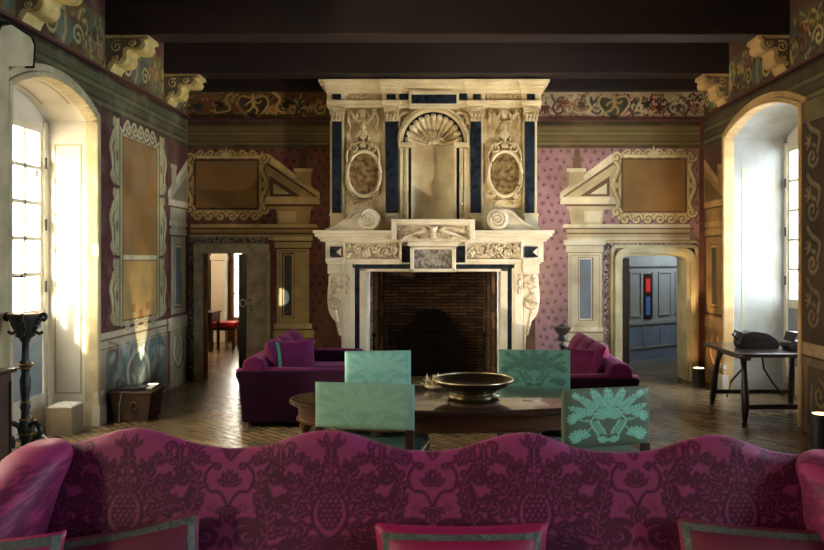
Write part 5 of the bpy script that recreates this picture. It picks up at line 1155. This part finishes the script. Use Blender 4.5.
# ------------------------------------------------------------ right trestle table by the window
tr = empty('trestle_table',(3.85,8.72,0),0,'dark rustic wooden table with splayed legs standing by the right hand window','table')
m = MB(); m.box(-.62,-.62,.722,.52,.50,.765); m.build('tabletop','dark_walnut',tr,bevel=.008)
for sx in (-1,1):
    m = MB(); m.box(sx*.44-.04,-.40,.66,sx*.44+.04,.40,.722); m.build('cross_batten','dark_walnut',tr)
    for sy in (-1,1): m = MB(); m.tube([(sx*.44-.02,sy*.34,.69),(sx*.455-.02,sy*.40,.55),(sx*.47-.02,sy*.45,.36),(sx*.48-.02,sy*.49,.12),(sx*.485-.02,sy*.50,0)],[.038,.030,.040,.042,.03],8); m.build('leg','dark_walnut',tr,smooth=True)
for sy in (-1,1): m = MB(); m.box(-.47,sy*.475-.02,.14,.45,sy*.475+.02,.19); m.build('stretcher','dark_walnut',tr)
m = MB(); m.tube([(-.1,.40,.70),(-.12,.42,.5),(-.30,.42,.3),(-.34,.45,.1)],.012,6); m.tube([(.05,.40,.70),(.10,.42,.45),(.20,.45,.3),(.34,.45,.12)],.012,6); m.build('iron_brace','black_iron',tr,smooth=True)
def lump(name, loc, parts, lab, cat, m='black_leather', rz=0):
    e = empty(name,loc,rz,lab,cat); 
    for nm,build in parts: mb = MB(); build(mb); mb.build(nm,m,e,smooth='auto',bevel=.004)
    return e
def bag_body(mb):
    mb.prism(smooth_pts([(-.22,0),(-.25,.05),(-.23,.15),(-.12,.19),(.04,.17),(.16,.12),(.20,.05),(.19,0)],4),'y',-.09,.10)
lump('leather_bag',(3.66,8.62,.765),[('body',bag_body),('flap',lambda mb: mb.prism(smooth_pts([(-.235,.09),(-.22,.16),(-.1,.2),(.05,.18),(.12,.14),(.02,.12),(-.1,.14)],3),'y',-.105,.11)),('handle',lambda mb: mb.tube([(-.24,0,.10),(-.30,0,.16),(-.27,0,.20),(-.18,0,.17)],.016,6))],'slouched black leather bag on the dark table by the right window','bag')
def bowl_body(mb): mb.lathe([(.10,0),(.16,.02),(.24,.07),(.27,.09),(.25,.09),(.2,.06),(.01,.05)],n=24,sx=1.1,sy=.6)
lump('open_case',(4.13,8.48,.765),[('body',lambda mb: mb.prism(smooth_pts([(-.20,0),(-.24,.05),(-.20,.10),(.05,.09),(.20,.06),(.34,.075),(.30,.05),(.16,.015),(.1,0)],4),'y',-.12,.12)),('lid',lambda mb: mb.prism([(-.20,.10),(-.17,.20),(-.16,.205),(-.03,.19),(-.03,.17),(-.14,.18),(-.17,.10)],'y',-.11,.11))],'low black case with a raised lid beside the leather bag on the window table','case')

# ------------------------------------------------------------ left side objects
cs_ = empty('candle_stand',(-3.40,6.15,0),0,'tall dark carved torchere with gilt scroll arms before the left window','candle stand')
m = MB(); m.lathe([(0.036,.10),(0.054,.16),(0.036,.22),(0.032,.30),(0.054,.36),(0.061,.42),(0.036,.48),(0.032,.55),(0.043,.58),(0.029,.62),(0.040,.72),(0.043,.80),(0.029,.86),(0.040,.90),(0.054,.93),(0.029,.97),(0.026,1.10),(.045,1.14),(.04,1.16)],n=18); m.build('shaft','ebonised',cs_,smooth=True)
m = MB(); m.lathe([(.04,1.14),(.075,1.16),(.065,1.20),(.09,1.26),(.13,1.33),(.125,1.345),(.01,1.34)],n=18); m.build('dish','ebonised',cs_,smooth=True)
for z,r in ((1.342,.125),(.48,.042),(.62,.034),(.90,.045),(.93,.057),(.36,.057)): m = MB(); m.tube([(r*math.cos(2*PI*i/20),r*math.sin(2*PI*i/20),z) for i in range(21)],.008,5); m.build('gilt_ring','gilt',cs_,smooth=True)
for k in range(3):
    a = R(0+120*k) if k else 0; a = [0,R(180),R(-70)][k]; ca,sa = math.cos(a),math.sin(a)
    pr_ = [(.05,1.20),(.09,1.24),(.115,1.30),(.14,1.34),(.165,1.33),(.165,1.30),(.147,1.29),(.138,1.305)]
    m = MB(); q = smooth_pts(pr_,4); m.tube([(r*ca,r*sa,z) for r,z in q],[.022-.011*i/len(q) for i in range(len(q))],8); m.tube([((.08+.06*t)*ca,(.08+.06*t)*sa,1.20-.02*math.sin(t*3)) for t in [i/8 for i in range(9)]],.014,6); m.build('scroll_arm','ebonised',cs_,smooth=True)
for k in range(3):
    a = R(-20+120*k); ca,sa = math.cos(a),math.sin(a); q = smooth_pts([(.04,.42),(.10,.46),(.155,.42),(.15,.35),(.10,.34),(.10,.26),(.16,.20),(.22,.14),(.25,.06),(.22,.03),(.19,.06)],4)
    m = MB(); m.tube([(r*ca,r*sa,z) for r,z in q],[.022 if i < len(q)*.8 else .018 for i in range(len(q))],8); m.build('scroll_foot','ebonised',cs_,smooth=True)
    m = MB(); m.tube([(r*ca,r*sa,z+.020) for r,z in q[4:18]],.008,5); m.ball((.22*ca,.22*sa,.025),.025); m.build('gilt_edge','gilt',cs_,smooth=True)
cb = empty('dark_cabinet',(-3.32,5.3,0),0,'dark wooden cabinet cut off by the left edge of the picture','cabinet')
m = MB(); m.box(-.22,-.22,0,.17,.22,.96); m.build('body','chest_wood',cb,bevel=.01); m = MB(); m.box(-.24,-.24,.96,.20,.24,.99); m.build('top','dark_walnut',cb,bevel=.006)
m = MB(); m.box(-.22,-.235,.78,.18,-.22,.80); m.box(.17,-.2,.1,.18,-.18,.9); m.box(.17,.18,.1,.18,.2,.9); m.build('moulding','dark_walnut',cb)
# box in the window bay, chest, lamp cylinders
bx_ = empty('cardboard_box',(-3.86,7.72,0),R(0),'plain brown box with white papers on top in the left window bay','box')
m = MB(); m.box(-.13,-.13,0,.13,.13,.28); m.build('body','box_card',bx_,bevel=.006)
m = MB(); m.obox((0,0,.288),(.24,.24,.015),Matrix.Rotation(.05,3,'Z')); m.obox((.01,0,.30),(.18,.22,.008),Matrix.Rotation(-.1,3,'Z')); m.build('papers','paper_white',bx_)
ch = empty('wooden_chest',(-3.38,8.40,0),R(0),'old dark wooden chest by the left wall with a clasp, lid closed','chest')
m = MB(); m.prism([(-.20,0),(.17,0),(.21,.30),(-.24,.30)],'y',-.17,.19); m.build('body','chest_wood',ch,bevel=.008); m = MB(); m.box(-.26,-.19,.30,.23,.21,.335); m.build('lid','chest_wood',ch,bevel=.008)
m = MB(); m.tube([(.02+.035*math.cos(2*PI*i/16),-.185,.18+.045*math.sin(2*PI*i/16)) for i in range(17)],.006,5); m.build('clasp','gilt',ch); m = MB(); m.tube([(-.14,-.18,0),(-.13,-.19,.2),(-.10,-.2,.33)],.006,5); m.build('strap','box_card',ch)
bk = empty('folded_folder',(-3.37,8.38,.335),R(8),'black folder with white papers lying on the wooden chest','folder'); m = MB(); m.box(-.17,-.11,0,.10,.11,.035); m.build('cover','black_leather',bk,bevel=.01); m = MB(); m.box(.02,-.08,.01,.17,.1,.028); m.build('papers','paper_white',bk)
def uplight(loc,r,h,lab,glow,spot_dir,energy,colr,size=R(38)):
    e = empty('floor_uplight',loc,0,lab,'lamp','black cylinder floor uplights'); m = MB(); m.lathe([(r,0),(r,h),(r*.86,h),(r*.86,h-.02),(.001,h-.02)],n=24); m.lathe([(r*1.12,0),(r*1.12,.02),(r,.02)],n=24); m.build('can','lamp_black',e,smooth='auto')
    m = MB(); m.lathe([(.001,h-.018),(r*.84,h-.018),(r*.84,h-.006),(.001,h-.006)],n=24); m.build('lens',glow,e)
    ld = bpy.data.lights.new('uplight_beam','SPOT'); ld.energy = energy; ld.color = colr; ld.spot_size = size; ld.spot_blend = .5; ld.shadow_soft_size = .03
    lo = bpy.data.objects.new('uplight_beam',ld); COL.objects.link(lo); lo.parent = e; lo.location = (0,0,h+.03); lo.rotation_euler = Vector(spot_dir).to_track_quat('-Z','Y').to_euler(); return e
uplight((-3.56,9.3,0),.075,.24,'black cylindrical floor uplight beside the wooden chest, lighting the left wall','lamp_glow_white',(-.14,.0,1),26,(1,.82,.55))
uplight((P(700,0,10.55).x,10.6,0),.085,.25,'black cylindrical floor uplight right of the stone doorway, throwing a warm cone','lamp_glow',(.05,.14,1),30,(1,.62,.26),R(32))
uplight((3.58,7.05,0),.09,.34,'black uplight at the right edge of the picture below the dark fresco','lamp_glow',(-3.6,3.2,2.4),120,(1,.84,.62),R(60))
uplight((-3.45,4.6,0),.09,.34,'added black uplight out of view by the left wall, warming the overmantel','lamp_glow',(3.2,5.6,2.6),150,(1,.86,.64),R(60))  # unseen can and beam, added to light the overmantel
m = MB(); m.box(-.006,-.05,-.04,.006,.05,.04); so = m.build('wall_socket','socket',None,bevel=.004,loc=(-4.18,7.60,.42)); tag(so,'small brass coloured socket low beside the left window','socket')
cbl = MB(); cbl.tube(smooth_pts([(-4.165,7.55,.44),(-4.13,7.42,.43),(-4.12,7.38,.30),(-4.02,7.40,.14),(-3.9,7.42,.02),(-3.8,7.3,.012)],6),.010,6); o = cbl.build('power_cable','cable',None,smooth=True); tag(o,'pale blue cable hanging from the socket by the left window','cable')
# dark urn on a stand behind the right sofa
ur = empty('urn_stand',(P(563,0,9.9).x,9.95,0),0,'small dark urn finial on a slim stand behind the right velvet sofa','urn')
m = MB(); m.lathe([(.14,0),(.12,.03),(.03,.06),(.025,.6),(.05,.64),(.025,.68),(.03,.72)],n=14); m.build('stand','ebonised',ur,smooth='auto')
m = MB(); m.lathe([(.05,.70),(.08,.72),(.06,.76),(.05,.78),(.09,.82),(.11,.86),(.12,.88),(.06,.90),(.04,.90),(.02,.93),(.001,.94)],n=16); m.build('urn','ebonised',ur,smooth='auto')

# ------------------------------------------------------------ things in the far room
stl = empty('red_stool',(P(225.5,0,15.1).x,15.1,0),0,'wooden stool with a red velvet seat in the room beyond the left doorway','stool')
m = MB(); m.box(-.25,-.22,.42,.25,.22,.52); m.build('seat','red_velvet',stl,bevel=.03); m = MB(); m.box(-.24,-.21,.36,.24,.21,.42); m.build('frame','dark_walnut',stl)
for x in (-.21,.21):
    for y in (-.18,.18): m = MB(); m.lathe([(.02,0),(.026,.1),(.018,.2),(.026,.36)],(x,y,0),8); m.build('leg','dark_walnut',stl)
dk = empty('writing_desk',(P(199,0,14.6).x,14.6,0),0,'dark desk in the room beyond the left doorway','desk')
m = MB(); m.box(-.35,-.3,.72,.35,.3,.76); m.build('top','dark_walnut',dk); m = MB(); m.box(-.33,-.28,.56,.33,.28,.72); m.build('drawer_case','dark_walnut',dk); 
m = MB(); m.box(.12,-.30,.60,.28,-.28,.68); m.build('drawer','table_wood',dk)
for x in (-.3,.3):
    for y in (-.25,.25): m = MB(); m.box(x-.025,y-.025,0,x+.025,y+.025,.56); m.build('leg','dark_walnut',dk)

# ------------------------------------------------------------ light
w = bpy.data.worlds.new('sky'); sc.world = w; w.use_nodes = True; nt = w.node_tree; nt.nodes.clear()
o = nt.nodes.new('ShaderNodeOutputWorld'); b = nt.nodes.new('ShaderNodeBackground'); tc = nt.nodes.new('ShaderNodeTexCoord'); sp_ = nt.nodes.new('ShaderNodeSeparateXYZ'); cr_ = nt.nodes.new('ShaderNodeValToRGB')
mr = nt.nodes.new('ShaderNodeMapRange'); mr.inputs[1].default_value = -1; mr.inputs[2].default_value = 1
nt.links.new(tc.outputs['Generated'],sp_.inputs[0]); nt.links.new(sp_.outputs['X'],mr.inputs[0]); nt.links.new(mr.outputs[0],cr_.inputs[0]); nt.links.new(cr_.outputs[0],b.inputs[0]); nt.links.new(b.outputs[0],o.inputs[0])
cr_.color_ramp.elements[0].position = .2; cr_.color_ramp.elements[0].color = (.80,.66,.46,1); cr_.color_ramp.elements[1].position = .8; cr_.color_ramp.elements[1].color = (.62,.71,.82,1); b.inputs[1].default_value = SKY
def portal(x,y,z,sy,sz,rot):
    ld = bpy.data.lights.new('window_daylight','AREA'); ld.shape = 'RECTANGLE'; ld.size = sy; ld.size_y = sz
    try: ld.cycles.is_portal = True
    except Exception: pass
    lo = bpy.data.objects.new('window_daylight',ld); COL.objects.link(lo); lo.location = (x,y,z); lo.rotation_euler = rot; return lo
for A_ in (AL,A3,A4): portal(XL-.56,(A_.ya+A_.yb)/2,1.7,A_.yb-A_.ya,3.3,(R(90),0,R(-90)))
for A_ in (AR,A3,A4): portal(XR+.84,(A_.ya+A_.yb)/2,1.7,A_.yb-A_.ya,3.4,(R(90),0,R(90)))
sun = bpy.data.lights.new('sun','SUN'); sun.energy = SUN; sun.angle = R(2.5); sun.color = (1,.9,.7); so = bpy.data.objects.new('sun',sun); COL.objects.link(so); so.rotation_euler = Vector((.28,.9,-.34)).to_track_quat('-Z','Y').to_euler()
def lamp(kind,name,loc,energy,colr,size=.2,target=None,**k):
    ld = bpy.data.lights.new(name,kind); ld.energy = energy; ld.color = colr
    if kind == 'AREA': ld.size = size
    else: ld.shadow_soft_size = size
    for a,v in k.items(): setattr(ld,a,v)
    lo = bpy.data.objects.new(name,ld); COL.objects.link(lo); lo.location = loc
    if target: lo.rotation_euler = (Vector(target)-Vector(loc)).to_track_quat('-Z','Y').to_euler()
    return lo
lamp('POINT','far_room_fill',(-5.2,14.2,2.5),40,(1,.74,.45),.3)  # added point fill to brighten the far room, no actual lamp there
lamp('SPOT','far_floor_spot',(-5.0,17,2.4),400,(1,.9,.7),.05,(-4.0,14.0,0),spot_size=R(18),spot_blend=.2) if False else lamp('SPOT','far_floor_spot',(-5.6,15.6,2.6),160,(1,.9,.7),.05,(-4.35,14.3,0),spot_size=R(16),spot_blend=.3)  # added spot inside the room, stands in for sun on its floor
lamp('SPOT','wall_glint_spot',(-5.2,4.45,2.66),1300,(1,.95,.85),.01,(-2.35,11.0,1.23),spot_size=R(2.2),spot_blend=.4)  # added narrow spot, stands in for sun hitting the painted pilaster
lamp('POINT','passage_fill',(4.3,12.0,2.3),14,(.75,.87,1),.3)  # added cool fill for the panelled wall, no actual lamp in the passage
sc.view_settings.view_transform = 'Standard'; sc.view_settings.look = 'None'; sc.view_settings.gamma = 1; sc.view_settings.use_curve_mapping = False; sc.view_settings.exposure = EXPO
sc.cycles.use_denoising = True; sc.cycles.max_bounces = 8; sc.cycles.diffuse_bounces = 5; sc.cycles.transparent_max_bounces = 12; sc.cycles.sample_clamp_indirect = 6
cam = bpy.data.cameras.new('camera'); cam.sensor_fit = 'HORIZONTAL'; cam.sensor_width = 36; cam.lens = 36*F/824; cam.shift_x = -(CX-412)/824; cam.shift_y = (CY-275)/824
co = bpy.data.objects.new('camera',cam); COL.objects.link(co); co.location = (0,0,EYE); co.rotation_euler = (R(90),0,0); sc.camera = co; cam.clip_start = .05
